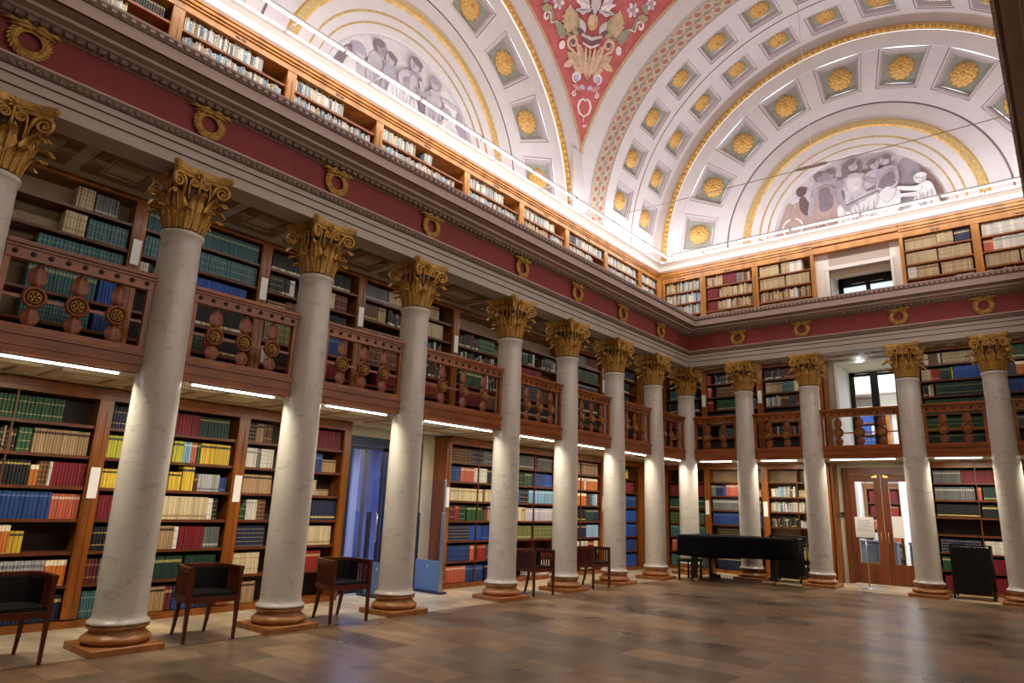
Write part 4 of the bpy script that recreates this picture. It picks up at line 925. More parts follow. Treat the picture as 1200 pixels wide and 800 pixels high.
R2 = {
 (1, 0): ['T:60-72:.92 e:73-90', 'T:55-70:.9 q:71-99', 'q:42-99:.86', 'q:40-84:.88 B:86-98', 'q:40-84:.86 b:86-98', 'q:38-80 G:82-98'],
 (2, 1): ['q:2-99:.9', 'q:2-99:.88', 'w:0-8 k:8-12 t:12-24:.7 B:44-92:.84', 'k:30-96', 'G:30-60 R:60-66 k:66-96', 'g:30-50 D:50-90'],
 (3, 2): ['k:3-36 k:60-92', 'k:3-24 w:24-29 i:60-66 g:66-70 c:70-76 m:76-90', 't:3-22:.7 p:22-50 k:60-92:.8', 'v:3-30 b:62-96', 'w:3-14 R:50-97:.84', 'p:3-60 R:62-97:.7'],
 (4, 3): ['e:2-26 T:26-40 t:60-84', 'p:2-16 t:16-24 D:26-40 T:55-90:.88', 't:2-40:.6 D:60-90', 'p:10-40 b:50-62 D:64-96', 'R:20-60:.8 r:60-96', 'D:10-96'],
 (5, 4): ['', 'D:2-40 g:40-70:.84', 'D:2-70', 'g:10-50 D:50-95', 'R:10-60:.85', 'p:10-90'],
 (6, 5): ['', 'w:8-16 g:18-30 k:32-40 w:40-44 D:60-95', 'R:2-60:.85', 'n:2-60', 'k:2-90', 'w:40-52 l:54-70'],
 (7, 6): ['e:2-60 m:60-96', 'G:2-96:.86', 'n:2-96', 'k:5-95', 'G:5-95', 'w:10-30 e:30-80'],
 (8, 7): ['n:8-96:.8', 'k:5-80', 'G:5-80', 'k:5-80', 'n:5-90', 'k:5-90'],
 'corner': ['', 'q:10-80', 'k:5-90', 'R:10-90', 'k:5-95', 'k:5-95'],
 'B0': ['r:0-8 D:16-60 w:60-66 D:66-98', 'i:0-8 p:18-60 b:60-88:.9', 'r:0-10 g:18-56 Z:56-70 D:70-98', 'k:5-30 b:30-50 k:50-95', 'q:20-70', 'k:5-95'],
 'B1': ['D:4-40 m:40-70 D:70-97', 'T:4-14 t:14-34 q:34-56 c:56-64 D:64-97', 'Z:4-30 p:30-46 U:46-97', 'k:5-95', 'U:5-95', 'k:5-95'],
 'B3': ['p:2-8 w:8-14 p:14-28 w:28-32 T:34-98:.84', 'T:2-16:.8 r:16-28:.8 G:28-44 Y:44-48 B:48-90:.88 w:90-94', 'D:2-12 t:12-18 G:20-98:.88', 'g:2-97:.9', 'g:2-97:.86', 'G:2-97'],
 'B4': ['g:0-70:.9', 'n:0-16 o:16-50', 'b:0-80', 'k:0-80', 'e:0-80', 'k:0-80'] }
R3 = {
 (1, 0): ['Z:4-44:.9 T:44-52:.9 k:52-96:.7', 'Z:4-68:.92', 'Z:4-90', 'Z:4-90', ''],
 (2, 1): ['Z:2-76:.95', 'Z:2-98:.92', 'Z:2-95', 'Z:2-95', ''],
 (3, 2): ['Z:2-60:.95', 'Z:2-96:.93', 'Z:2-95', '', ''],
 (4, 3): ['Z:2-40:.95 Z:50-60', 'Z:2-90:.93', 'Z:2-95', '', ''],
 (5, 4): ['Z:2-70:.95', 'Z:2-98:.93', 'Z:2-95', '', ''],
 (6, 5): ['Z:2-76:.95', 'V:2-60:.9 R:60-68 Z:68-98:.93', 'Z:2-95', '', ''],
 (7, 6): ['n:2-20:.85 Z:24-96:.95', 'Z:2-70:.93', 'Z:2-95', '', ''],
 (8, 7): ['Z:2-96:.95', 'Z:2-96:.93', 'Z:2-95', '', ''],
 'corner': ['Z:3-96:.95', 'Z:3-96:.9', 'Z:3-96', '', ''],
 'B0': ['V:2-40:.9 Z:42-97:.95', 'Z:2-97:.93', 'Z:2-97:.93', 'V:2-97:.9', 'V:2-97'],
 'B1': ['V:2-36:.9 R:36-66:.95 e:66-78 V:78-97', 'R:2-26:.9 V:28-97:.92', 'R:2-24 V:24-44 w:44-52 V:54-97', 'T:2-48:.92 T:52-97:.92', 'V:2-97'],
 'B2': ['T:2-40:.9 T:44-60:.95 w:60-84:.9', 'T:2-50:.9 T:52-96:.92', 'V:2-60 Z:60-76 V:76-97', 'T:2-97:.9', 'V:2-97'],
 'B3': ['T:2-50:.92 T:50-74:.95 n:76-98:.85', 'T:2-48:.9 T:50-97:.9', 'w:2-16:.92 T:17-48:.9 T:52-97:.9', 'w:70-97:.9', 'V:2-97'],
 'B4': ['w:2-82:.95 e:82-97', 'i:2-14 w:14-70:.95 T:74-97', 'T:2-42:.92 T:44-97:.9', 'V:2-97', 'V:2-97'] }
SH1 = {(1, 0): ('left of the nearest whole column', 'left of nearest whole column'), (2, 1): ('right of the nearest whole column', 'right of nearest whole column'), (3, 2): ('just left of the glass door', 'left of glass door'), (5, 4): ('right of the security gates', 'right of security gates'),
       (6, 5): ('behind the fourth armchair', 'behind fourth armchair'), (7, 6): ('behind the farthest armchair', 'behind farthest armchair'), (8, 7): ('of blue sets, last on the left wall', 'ending left wall')}
for hi, lo in R1 and [(1, 0), (2, 1), (3, 2), (5, 4), (6, 5), (7, 6), (8, 7)]:
    l, s_ = SH1[(hi, lo)]
    bookcase('L1%d' % hi, Tleft(FL), CY[lo] + .04, CY[hi] + .10 if hi == 8 else CY[hi] + .04, 0, S1, 2.74, 2.88, R1[(hi, lo)], 'lower mahogany bookcase ' + l, 'lower bookcase ' + s_, plate=(1.51, 1.89), divs=(.5,) if lo >= 4 or lo == 0 else ())
SH2 = {(1, 0): 'left of nearest whole column', (2, 1): 'right of nearest whole column', (3, 2): 'above third armchair', (4, 3): 'above glass door', (5, 4): 'above security gates', (6, 5): 'above fourth armchair', (7, 6): 'above farthest armchair', (8, 7): 'ending left wall'}
for hi, lo, l in BAY:
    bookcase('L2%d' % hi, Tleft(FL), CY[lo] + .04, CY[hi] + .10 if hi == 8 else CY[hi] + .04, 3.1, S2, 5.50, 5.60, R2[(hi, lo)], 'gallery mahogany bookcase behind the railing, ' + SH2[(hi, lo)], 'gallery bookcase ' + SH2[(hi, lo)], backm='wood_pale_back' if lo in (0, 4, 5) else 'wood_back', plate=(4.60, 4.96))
F3L, F3B = -1.42, 1.24
SH3 = {(1, 0): 'at photo top left', (2, 1): 'above nearest whole column', (3, 2): 'third along left wall', (4, 3): 'fourth along left wall', (5, 4): 'fifth along left wall', (6, 5): 'third before corner', (7, 6): 'second before corner', (8, 7): 'last before corner'}
H3 = dict(wood='wood_honey', shelfm='wood_honey_shelf', backm='wood_honey_back')
for hi, lo, l in BAY:
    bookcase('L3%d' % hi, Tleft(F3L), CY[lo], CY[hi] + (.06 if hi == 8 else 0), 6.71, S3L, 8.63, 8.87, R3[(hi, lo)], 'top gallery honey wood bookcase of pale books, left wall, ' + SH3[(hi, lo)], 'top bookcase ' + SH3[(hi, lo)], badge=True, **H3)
bookcase('L3c', Tleft(F3L), .06, F3B + .0, 6.71, S3L, 8.63, 8.87, R3['corner'], 'narrow top gallery honey wood bookcase squeezed in the left corner', 'top bookcase in left corner', **H3)
bookcase('K1c', Tback(0, FB), FL + .22, .0, 0, S1, 2.74, 2.88, R1['corner'], 'lower mahogany bookcase in the far corner, left of the piano', 'lower bookcase in far corner')
bookcase('K10', Tback(0, FB), .0, 1.63, 0, S1, 2.74, 2.88, R1['B0'], 'lower mahogany bookcase behind the left half of the piano', 'lower bookcase behind piano', backm='wood_pale_back', plate=(1.51, 1.89), divs=(.62,))
bookcase('K11', Tback(0, FB), 1.63, 3.27, 0, S1, 2.74, 2.88, R1['B1'], 'lower mahogany bookcase of pale mixed volumes, between piano and wooden door', 'lower bookcase left of wooden door', backm='wood_pale_back', plate=(1.51, 1.89), divs=(.5,))
bookcase('K13', Tback(0, FB), 5.42, 7.05, 0, S1, 2.74, 2.88, R1['B3'], 'lower mahogany bookcase behind the black trolley right of the door', 'lower bookcase right of wooden door', divs=(.58,))
bookcase('K14', Tback(0, FB), 7.05, W + .1, 0, S1, 2.74, 2.88, R1['B4'], 'lower mahogany bookcase at the right edge of the photo', 'lower bookcase at right edge')
bookcase('K2c', Tback(0, FB), FL + .22, .0, 3.1, S2, 5.50, 5.60, R2['corner'], 'gallery mahogany bookcase in the far corner', 'gallery bookcase in far corner')
bookcase('K20', Tback(0, FB), .0, 1.63, 3.1, S2, 5.50, 5.60, R2['B0'], 'gallery mahogany bookcase above the piano, right of the corner', 'gallery bookcase above piano', plate=(4.52, 4.87))
bookcase('K21', Tback(0, FB), 1.63, 3.27, 3.1, S2, 5.50, 5.60, R2['B1'], 'gallery mahogany bookcase just left of the tall window', 'gallery bookcase left of window', plate=(4.52, 4.87))
bookcase('K23', Tback(0, FB), 5.42, 7.05, 3.1, S2, 5.50, 5.60, R2['B3'], 'gallery mahogany bookcase of blue and green sets right of the window', 'gallery bookcase right of window')
bookcase('K24', Tback(0, FB), 7.05, W + .1, 3.1, S2, 5.50, 5.60, R2['B4'], 'gallery mahogany bookcase at the right edge of the photo', 'gallery bookcase at right edge')
for cid, a, b_, k, l, s_ in (('L3d', F3L + .14, .06, 'B0', 'nearest the corner', 'top back bookcase nearest corner'), ('L3e', .06, 1.66, 'B1', 'with red volumes, second from the corner', 'top back bookcase second from corner'), ('L3f', 1.66, 3.28, 'B2', 'just left of the small window niche', 'top bookcase left of window niche'),
                             ('L3g', 5.38, 7.0, 'B3', 'just right of the small window niche', 'top bookcase right of window niche'), ('L3h', 7.0, W + .12, 'B4', 'of white and red spines at the right edge', 'top bookcase at right edge')):
    bookcase(cid, Tback(0, F3B), a, b_, 6.71, S3, 8.51, 8.87, R3[k], 'top gallery honey wood bookcase, back wall, ' + l, s_, badge=True, **H3)
mb = MB(); mb.box(3.28, 5.38, F3B - .022, F3B + .3, 8.52, 8.71).box(3.26, 5.4, F3B - .08, F3B + .3, 8.71, 8.82).box(3.26, 5.4, F3B - .105, F3B + .3, 8.82, 8.87); trim(mb, ['wood_honey'])
# corner posts between the two walls, door-bay stiles
mb = MB(); mb.box(FL - .02, FL + .05, .10, 1.25, 0, 2.88).box(FL - .3, FL + .22, FB - .03, FB + .3, 0, 2.88).box(FL - .02, FL + .05, .10, 1.25, 3.1, 5.6).box(FL - .3, FL + .22, FB - .03, FB + .3, 3.1, 5.6); mb.box(F3L - .1, F3L + .12, F3B - .04, F3B + .3, 6.71, 8.87, 1)
trim(mb, ['wood', 'wood_honey'])
# plain cream returns beside the wooden door, grey reveal above
mb = MB(); mb.box(3.30, 3.36, FB, 1.64, 0, 2.9).box(5.32, 5.40, FB, 1.64, 0, 2.9).box(3.30, 3.36, FB, 1.64, 3.1, 5.56).box(5.32, 5.40, FB, 1.64, 3.1, 5.56, 0)
trim(mb, ['wood'])
mb = MB(); mb.box(3.36, w0, 1.50, 1.63, 3.1, 5.56).box(w1, 5.32, 1.50, 1.63, 3.1, 5.56).box(w0, w1, 1.50, 1.63, 5.44, 5.56); trim(mb, ['soffit'])
# white top cornice above the upper bookcases
RC = (F3L, W - F3L, YF - F3B, F3B)
mb = ring([(-.06, 8.86), (.105, 8.862), (.115, 8.89), (.12, 8.90), (.13, 9.02), (.20, 9.075), (.235, 9.085), (.24, 9.10), (.24, 9.16), (.20, 9.18), (.05, 9.2), (-1.2, 9.2)], None, [1, 1, 1, 0, 0, 0, 1, 0, 0, 0, 0], rect=RC)
trim(mb, ['white', 'plaster_mauve'])

# ---------------------------------------------------------------- doors and windows
def structure_parent(name):
    o = link(name, None); o['kind'] = 'structure'; return o
d = structure_parent('door_1')
MB().box(D0, D0 + .09, 1.57, 1.70, 0, 2.74).box(D1 - .09, D1, 1.57, 1.70, 0, 2.74).box(D0 + .09, D1 - .09, 1.57, 1.70, 2.62, 2.74).box(D0 - .03, D0, 1.55, 1.64, 0, 2.78).box(D1, D1 + .03, 1.55, 1.64, 0, 2.78).box(D0, D1, 1.55, 1.64, 2.74, 2.78).build('frame', 'wood_door', d)
for (a, b_, sd) in ((D0 + .092, 4.345, 1), (4.355, D1 - .092, -1)):
    lf = MB(); st = .16
    lf.box(a, a + st, 1.60, 1.66, 0.015, 2.615).box(b_ - st, b_, 1.60, 1.66, .015, 2.615).box(a + st, b_ - st, 1.60, 1.66, 2.44, 2.615).box(a + st, b_ - st, 1.60, 1.66, .015, .50).box(a + st + .03, b_ - st - .03, 1.59, 1.60, .09, .43)
    lo_ = lf.build('leaf', 'wood_door', d)
    MB().box(a + st, b_ - st, 1.625, 1.632, .50, 2.44).build('pane', 'glass', lo_)
    x = b_ - .07 if sd == 1 else a + .07
    MB().tube([(x, 1.585, .98), (x, 1.555, .99), (x, 1.55, 1.1), (x, 1.555, 1.21), (x, 1.585, 1.22)], .012, 6).build('handle', 'brass', lo_)
    xx = (b_ - .12) if sd == 1 else (a + .12)
    MB().box(xx - .06, xx + .06, 1.55, 1.60, 2.53, 2.60).tube([(xx, 1.55, 2.59), (xx - sd * .45, 1.53, 2.60)], .012, 6).build('door_closer', 'brass', lo_)
wd = structure_parent('window_1')
mb = MB(); Y0 = 2.02; sa, sb_ = 3.74, 4.94
for (xa, xb) in ((w0, sa), (w1, sb_)): mb.add([(xa, 1.46, 3.1), (xb, Y0 + .02, 3.1), (xb, Y0 + .02, 5.30), (xa, 1.46, 5.44)], [(0, 1, 2, 3)])
mb.add([(w0, 1.46, 5.44), (w1, 1.46, 5.44), (sb_, Y0 + .02, 5.30), (sa, Y0 + .02, 5.30)], [(0, 1, 2, 3)], 1)
mb.box(w0 - .07, w0, 1.45, 1.50, 3.1, 5.44).box(w1, w1 + .07, 1.45, 1.50, 3.1, 5.44).box(w0 - .07, w1 + .07, 1.45, 1.50, 5.44, 5.50)
mb.build('reveal', ['white', 'cream'], wd)
mb = MB(); mb.box(sa - .2, sa + .12, Y0 + .02, Y0 + .09, 3.1, 5.5).box(sb_ - .12, sb_ + .2, Y0 + .02, Y0 + .09, 3.1, 5.5).box(4.25, 4.43, Y0, Y0 + .09, 3.1, 5.26).box(sa, sb_, Y0 + .02, Y0 + .09, 5.19, 5.5).box(sa, sb_, Y0 + .02, Y0 + .09, 3.1, 3.25)
sh = mb.build('sash', 'black_metal', wd); MB().box(sa + .1, sb_ - .1, Y0 + .05, Y0 + .056, 3.2, 5.22).build('pane', 'glass', sh)
MB().tube([(4.24, Y0 - .03, 5.25), (3.92, Y0 - .06, 5.24)], .012, 6).tube([(4.44, Y0 - .03, 5.25), (4.76, Y0 - .06, 5.24)], .012, 6).build('stay', 'steel', sh)
wd = structure_parent('window_2')
a, b_, Y0 = 3.78, 5.06, 2.30
mb = MB(); mb.box(3.28, 3.62, 1.42, 1.50, 6.71, 8.56).box(5.12, 5.38, 1.42, 1.50, 6.71, 8.56).box(3.62, 5.12, 1.42, 1.50, 8.12, 8.56, 1)
mb.box(3.55, 3.62, 1.365, 2.35, 6.71, 8.03).box(5.12, 5.19, 1.365, 2.35, 6.71, 8.03).box(3.62, 5.12, 1.40, 2.35, 8.04, 8.12, 1).box(3.55, 5.19, 1.36, 1.42, 8.04, 8.14)
mb.build('reveal', ['white', 'plaster_warm'], wd)
mb = MB(); mb.box(3.62, 3.74, Y0, Y0 + .07, 6.8, 8.04).box(5.0, 5.12, Y0, Y0 + .07, 6.8, 8.04).box(4.32, 4.42, Y0 - .01, Y0 + .07, 6.8, 7.95).box(3.62, 5.12, Y0, Y0 + .07, 7.78, 8.04).box(3.62, 5.12, Y0, Y0 + .07, 6.71, 6.85)
sh = mb.build('sash', 'black_metal', wd); MB().box(3.7, 5.05, Y0 + .03, Y0 + .036, 6.8, 7.9).build('pane', 'glass', sh)
MB().tube([(4.3, Y0 - .03, 7.84), (3.98, Y0 - .06, 7.83)], .012, 6).tube([(4.44, Y0 - .03, 7.84), (4.76, Y0 - .06, 7.83)], .012, 6).build('stay', 'steel', sh)
# rooms seen through the back door and window
mb = MB(); mb.box(1.6, 7.4, 5.7, 5.85, 0, 6.6).box(1.5, 1.6, 1.85, 5.85, 0, 6.6).box(7.4, 7.5, 1.85, 5.85, 0, 6.6).box(1.5, 7.5, 1.85, 5.85, 2.95, 3.08).box(1.5, 7.5, 1.85, 5.85, 6.6, 6.7)
mb.box(2.3, 3.12, 4.7, 5.7, 0, 2.95).box(4.18, 5.4, 4.8, 5.7, 0, 2.95).box(2.9, 3.12, 4.3, 4.7, 0, 2.95, 1).box(2.2, 3.0, 5.0, 5.7, 3.08, 6.6).box(3.7, 5.4, 5.2, 5.7, 3.08, 6.6).box(2.0, 5.4, 4.7, 5.7, 5.15, 5.3, 1).box(2.0, 5.4, 4.9, 5.7, 4.72, 4.8, 1); struct(mb, 'wall_annex', ['white', 'plaster_warm'])
bookcase('A1', Tback(0, 5.25), 3.14, 4.16, 0, [.1, .48, .86, 1.24, 1.62, 2.0], 2.4, 2.55, ['R:5-95', 'R:5-50 r:50-95', 'i:5-95', 'w:5-50 i:50-95', 'e:5-95', 'n:5-95'], 'bookcase of red volumes seen through the wooden double door', 'bookcase beyond wooden door')
bookcase('A2', Tback(0, 4.8), 2.9, 4.1, 3.08, [3.2, 3.58, 3.96, 4.3], 4.55, 4.65, ['B:5-95', 'B:5-60 L:60-95', 'b:5-95', 'b:5-95'], 'low bookcase of blue volumes seen through the back window', 'bookcase beyond window')
for x, y, l in ((4.05, 3.4, 'dark blue storage bin behind the left door pane'), (3.55, 3.7, 'dark blue storage bin behind the right door pane'), (4.75, 3.6, 'dark blue storage bin farthest behind the door')):
    t = thing('storage_bin', l, 'bin', (x, y, 0)); MB().bbox(-.22, .22, -.2, .2, 0, .92, .02).build('body', 'bin_blue', t); MB().bbox(-.24, .24, -.22, .22, .92, .97, .015).build('lid', 'gate_dark', t)

# glass door and passage on the left
d = structure_parent('door_2')
MB().box(-1.99, -1.90, -9.70, -9.62, 0, 2.72).box(-1.99, -1.90, -8.0, -7.92, 0, 2.72).box(-1.99, -1.90, -9.62, -8.0, 2.56, 2.72).build('frame', 'gate_dark', d)
for a, b_ in ((-9.62, -8.83), (-8.79, -8.0)):
    lf = MB().box(-1.965, -1.925, a, a + .05, .02, 2.55).box(-1.965, -1.925, b_ - .05, b_, .02, 2.55).box(-1.965, -1.925, a, b_, 2.49, 2.55).box(-1.965, -1.925, a, b_, .02, .14).build('leaf', 'gate_dark', d)
    MB().box(-1.948, -1.942, a + .05, b_ - .05, .14, 2.49).build('pane', 'glass_blue', lf)
    y = b_ - .12 if a < -9 else a + .12
    MB().tube([(-1.90, y, .85), (-1.87, y, .87), (-1.87, y, 1.35), (-1.90, y, 1.37)], .012, 6).build('handle', 'steel', lf)
mb = MB(); mb.box(-5.0, -4.85, -11.5, -6.2, 0, 3).box(-5.0, -2.15, -11.6, -11.4, 0, 3).box(-5.0, -2.15, -6.3, -6.1, 0, 3).box(-5.0, -2.15, -11.6, -6.1, 2.85, 3); struct(mb, 'wall_passage', ['night_blue'])
mb = MB()
for y in (-9.5, -8.9, -8.2, -7.4): mb.box(-4.85, -4.75, y, y + .18, 0, 2.8, 1).box(-4.7, -4.62, y + .25, y + .3, 0, 2.8, 0)  # pale upright bars imitate reflections in the glass door
trim(mb, ['gate_dark', 'white_metal'])
mb = MB(); mb.box(-1.95, -1.90, -9.99, -9.72, 0, 2.9, 0).box(-1.95, -1.90, -7.90, -7.57, 0, 2.9, 0); mb.box(-1.9, FL - .0, -7.60, -7.555, 0, 2.88, 1).box(-1.9, FL, -10.0, -9.93, 0, 2.88, 1); trim(mb, ['cream', 'wood'])
def gate(y, label):
    t = thing('security_gate', label, 'gate', (0, y, 0), 0, 'security gates by the glass door')
    xa, xb = -1.80, -1.03
    MB().box(xa + .06, xb - .06, -.02, .02, .04, .56).build('base_panel', 'gate_blue', t)
    MB().box(xa - .03, xb + .05, -.09, .09, 0, .035).build('foot', 'gate_dark', t)
    for x, h in ((xa, 1.40), (xb - .07, 1.42)): MB().bbox(x, x + .07, -.035, .035, .035, h, .01).build('post', 'steel' if x != xa else 'gate_dark', t)
    MB().bbox(xb - .05, xb - .02, -.02, .02, 1.42, 2.02, .006).build('mast', 'steel', t)
    MB().box(xa + .07, xb - .03, -.006, .006, .56, 2.0).build('clear_panel', 'acrylic', t)
    MB().lathe([(.02, 0), (.018, .004)], 12, (0, 0), 0, Matrix.Translation((xa + .40, -.022, .46)) @ TY).build('badge', 'white_metal', t)
gate(-8.05, 'blue-based security gate right of the column by the glass door'); gate(-9.22, 'security gate left of the column, before the blue glass door')

# ---------------------------------------------------------------- armchairs
PLAN = [(.27, .29), (.02, .28), (-.22, .255), (-.29, .19), (-.305, 0), (-.29, -.19), (-.22, -.255), (.02, -.28), (.27, -.29)]   # x forward
def path_box(mb, pts, w, z0, z1, m=0):
    vs = []
    for i, p in enumerate(pts):
        a, b_ = pts[max(0, i - 1)], pts[min(len(pts) - 1, i + 1)]; dx, dy = b_[0] - a[0], b_[1] - a[1]; l = math.hypot(dx, dy); nx, ny = -dy / l * w / 2, dx / l * w / 2
        vs += [(p[0] + nx, p[1] + ny, z0), (p[0] - nx, p[1] - ny, z0), (p[0] - nx, p[1] - ny, z1), (p[0] + nx, p[1] + ny, z1)]
    n = len(pts); fs = [(3, 2, 1, 0), tuple(4 * (n - 1) + k for k in range(4))]
    for i in range(n - 1):
        for k in range(4): fs.append((4 * i + k, 4 * i + (k + 1) % 4, 4 * i + 4 + (k + 1) % 4, 4 * i + 4 + k))
    mb.add(vs, fs, m)
def interp(pts, t):
    d = [0]
    for i in range(len(pts) - 1): d.append(d[-1] + math.dist(pts[i], pts[i + 1]))
    s_ = t * d[-1]
    for i in range(len(pts) - 1):
        if s_ <= d[i + 1] + 1e-9: f = (s_ - d[i]) / (d[i + 1] - d[i]); return (pts[i][0] + f * (pts[i + 1][0] - pts[i][0]), pts[i][1] + f * (pts[i + 1][1] - pts[i][1]))
def chair_meshes():
    P_ = {}
    mb = MB(); path_box(mb, PLAN, .045, .765, .795); path_box(mb, PLAN, .03, .735, .768); P_['top_rail'] = mb.mesh('top_rail', ['wood_chair'])
    mb = MB(); path_box(mb, PLAN, .035, .42, .485); mb.box(.25, .285, -.27, .27, .415, .475); P_['seat_rail'] = mb.mesh('seat_rail', ['wood_chair'])
    P_['slat'] = MB().box(-.014, .014, -.009, .009, .48, .74).mesh('slat', ['wood_chair'])
    mb = MB(); path_box(mb, PLAN[2:7], .02, .48, .74); P_['back_board'] = mb.mesh('back_board', ['wood_chair'])
    mb = MB(); path_box(mb, [(-.06, .242)] + [(x * .90 + .012, y * .90) for x, y in PLAN[2:7]] + [(-.06, -.242)], .045, .495, .752); P_['back_cushion'] = mb.mesh('back_cushion', ['leather'])
    mb = MB(); pl = [(x * .93 + .004, y * .93) for x, y in PLAN]; mb.prism(pl, .455, .495); mb.prism([(x * .95, y * .95) for x, y in pl], .495, .510); P_['seat'] = mb.mesh('seat', ['leather'])
    mb = MB(); h = .022
    mb.add([(-.015, -.015, 0), (.015, -.015, 0), (.015, .015, 0), (-.015, .015, 0), (-h, -h, .42), (h, -h, .42), (h, h, .42), (-h, h, .42), (-h, -h, .77), (h, -h, .77), (h, h, .77), (-h, h, .77)], [(3, 2, 1, 0), (8, 9, 10, 11)] + [(r + i, r + (i + 1) % 4, r + 4 + (i + 1) % 4, r + 4 + i) for r in (0, 4) for i in range(4)]); P_['front_leg'] = mb.mesh('leg', ['wood_chair'])
    mb = MB(); vs = []
    for z, x, w in ((0, -.10, .014), (.14, -.055, .018), (.3, -.015, .021), (.44, 0, .022)): vs += [(x - w, -w, z), (x + w, -w, z), (x + w, w, z), (x - w, w, z)]
    mb.add(vs, [(3, 2, 1, 0), (12, 13, 14, 15)] + [(r + i, r + (i + 1) % 4, r + 4 + (i + 1) % 4, r + 4 + i) for r in (0, 4, 8) for i in range(4)]); P_['rear_leg'] = mb.mesh('leg', ['wood_chair'])
    return P_
CHM = chair_meshes()
for y, x, rz, l in ((-14.84, .0, -.09, 'wooden armchair with black leather, cut off at the left edge'), (-12.93, .0, -.09, 'wooden armchair with black leather, right of the nearest whole column'), (-11.02, .01, -.11, 'wooden slat-sided armchair with black leather, just left of glass door'),
                    (-6.67, -.02, -.05, 'wooden slat-sided armchair right of the security gates, fourth along the left wall'), (-4.73, .0, -.06, 'wooden slat-sided armchair farthest along the left wall')):
    t = thing('armchair', l, 'chair', (x, y, 0), rz, 'wooden armchairs between the left columns')
    for k in ('top_rail', 'seat_rail', 'back_board', 'back_cushion', 'seat'): link(k, CHM[k], t)
    for seg in (PLAN[:3], PLAN[-3:][::-1]):
        for q in range(8): xx, yy = interp(seg, (q + .75) / 8.6); link('slat', CHM['slat'], t, (xx, yy, 0))
    for yy in (.275, -.275): link('leg', CHM['front_leg'], t, (.262, yy, 0)); link('leg', CHM['rear_leg'], t, (-.255, yy * .66, 0))

# ---------------------------------------------------------------- piano, bench, trolleys, sign
t = thing('grand_piano', 'grand piano under a black cloth cover, standing before the back bookcases', 'piano', (.12, 0, 0))
PP = catmull([(.46, -1.92), (.46, -1.2), (.46, -.42), (1.2, -.36), (2.0, -.36), (2.55, -.42), (2.78, -.75), (2.62, -1.12), (2.25, -1.28), (1.85, -1.52), (1.45, -1.82), (.95, -1.95)], 5)
cx_, cy_ = 1.5, -1.0; mb = MB(); vs = []; n = len(PP)
LV = [(1.015, .58), (1.01, .66), (1.0, .80), (1.0, .96), (.995, 1.01), (.975, 1.035), (.93, 1.045)]
for f, z in LV:
    for i, (x, y) in enumerate(PP):
        wv = .010 * sin(i * 1.9) * (1 - min(1, (z - .58) / .35)); zz = z
        if z < .7 and .9 < x < 1.6: zz = z - .02
        vs.append((cx_ + (x - cx_) * (f + wv), cy_ + (y - cy_) * (f + wv), zz))
mb.add(vs, [(k * n + i, k * n + (i + 1) % n, k * n + n + (i + 1) % n, k * n + n + i) for k in range(len(LV) - 1) for i in range(n)], 0, None, True); mb.f += [tuple(range((len(LV) - 1) * n, len(LV) * n)), tuple(range(n - 1, -1, -1))]; mb.m += [0, 0]; mb.sm += [False, False]
mb.build('cloth_cover', 'black_cloth', t)
for x, y in ((.80, -1.72), (.72, -.62), (2.36, -.84)):
    vs = []
    for z, w in ((.09, .045), (.2, .04), (.5, .06), (.62, .065)): vs += [(x - w, y - w, z), (x + w, y - w, z), (x + w, y + w, z), (x - w, y + w, z)]
    lg = MB().add(vs, [(3, 2, 1, 0), (12, 13, 14, 15)] + [(r + i, r + (i + 1) % 4, r + 4 + (i + 1) % 4, r + 4 + i) for r in (0, 4, 8) for i in range(4)]).build('leg', 'black', t)
    MB().tube([(x - .02, y, .045), (x + .02, y, .045)], .045, 12).box(x - .03, x + .03, y - .03, y + .03, .07, .10).tube([(x - .07, y, .03), (x + .07, y, .03)], .028, 10).build('caster', 'brass', lg)
ly = MB().bbox(.98, 1.14, -1.35, -1.05, .06, .15, .01).build('pedal_box', 'black', t)
MB().tube([(1.05, -1.27, .14), (1.0, -1.27, .62)], .014, 8).tube([(1.05, -1.13, .14), (1.0, -1.13, .62)], .014, 8).build('lyre_rod', 'brass', ly)
for yy in (-1.28, -1.2, -1.12): MB().bbox(.86, .99, yy - .018, yy + .018, .07, .085, .004).build('pedal', 'brass', ly)
t = thing('piano_bench', 'small black bench beside the keyboard end of the piano', 'bench', (.60, -1.30, 0), .03)
MB().bbox(-.2, .2, -.32, .32, .41, .48, .02).build('seat', 'leather', t)
for x in (-.16, .16):
    for y in (-.27, .27): MB().box(x - .02, x + .02, y - .02, y + .02, 0, .41).build('leg', 'black', t)
def trolley(x, y, rz, label):
    t = thing('panel_trolley', label, 'trolley', (x, y, 0), rz, 'black slatted panel trolleys')
    mb = MB()
    for k in range(15): a = -.335 + k * .0445; mb.bbox(a, a + .034, .0, .05, .11, 1.05, .008)
    mb.box(-.335, .33, .03, .06, .10, 1.04); mb.build('slatted_front', 'black', t)
    MB().tube([(.37, .08, .10), (.37, .08, 1.08), (-.33, .08, 1.08)], .02, 6).tube([(.37, .62, .10), (.37, .62, 1.06), (-.33, .62, 1.06), (-.33, .62, .10)], .02, 6).tube([(.37, .08, 1.06), (.37, .62, 1.06)], .02, 6).tube([(-.33, .08, 1.06), (-.33, .62, 1.06)], .02, 6).tube([(.37, .08, .12), (.37, .62, .12)], .025, 6).tube([(-.34, .08, .12), (-.34, .62, .12)], .025, 6).build('frame', 'black_metal', t)
    mb = MB()
    for k in range(4): mb.bbox(-.32, .33, .12 + k * .12, .16 + k * .12, .15, 1.02, .01)
    mb.build('stored_panels', 'black', t)
    for xx in (-.33, .36):
        for yy in (.06, .62): MB().tube([(xx - .018, yy, .045), (xx + .018, yy, .045)], .045, 12).box(xx - .02, xx + .02, yy - .03, yy + .03, .05, .11).build('caster', 'black_metal', t)
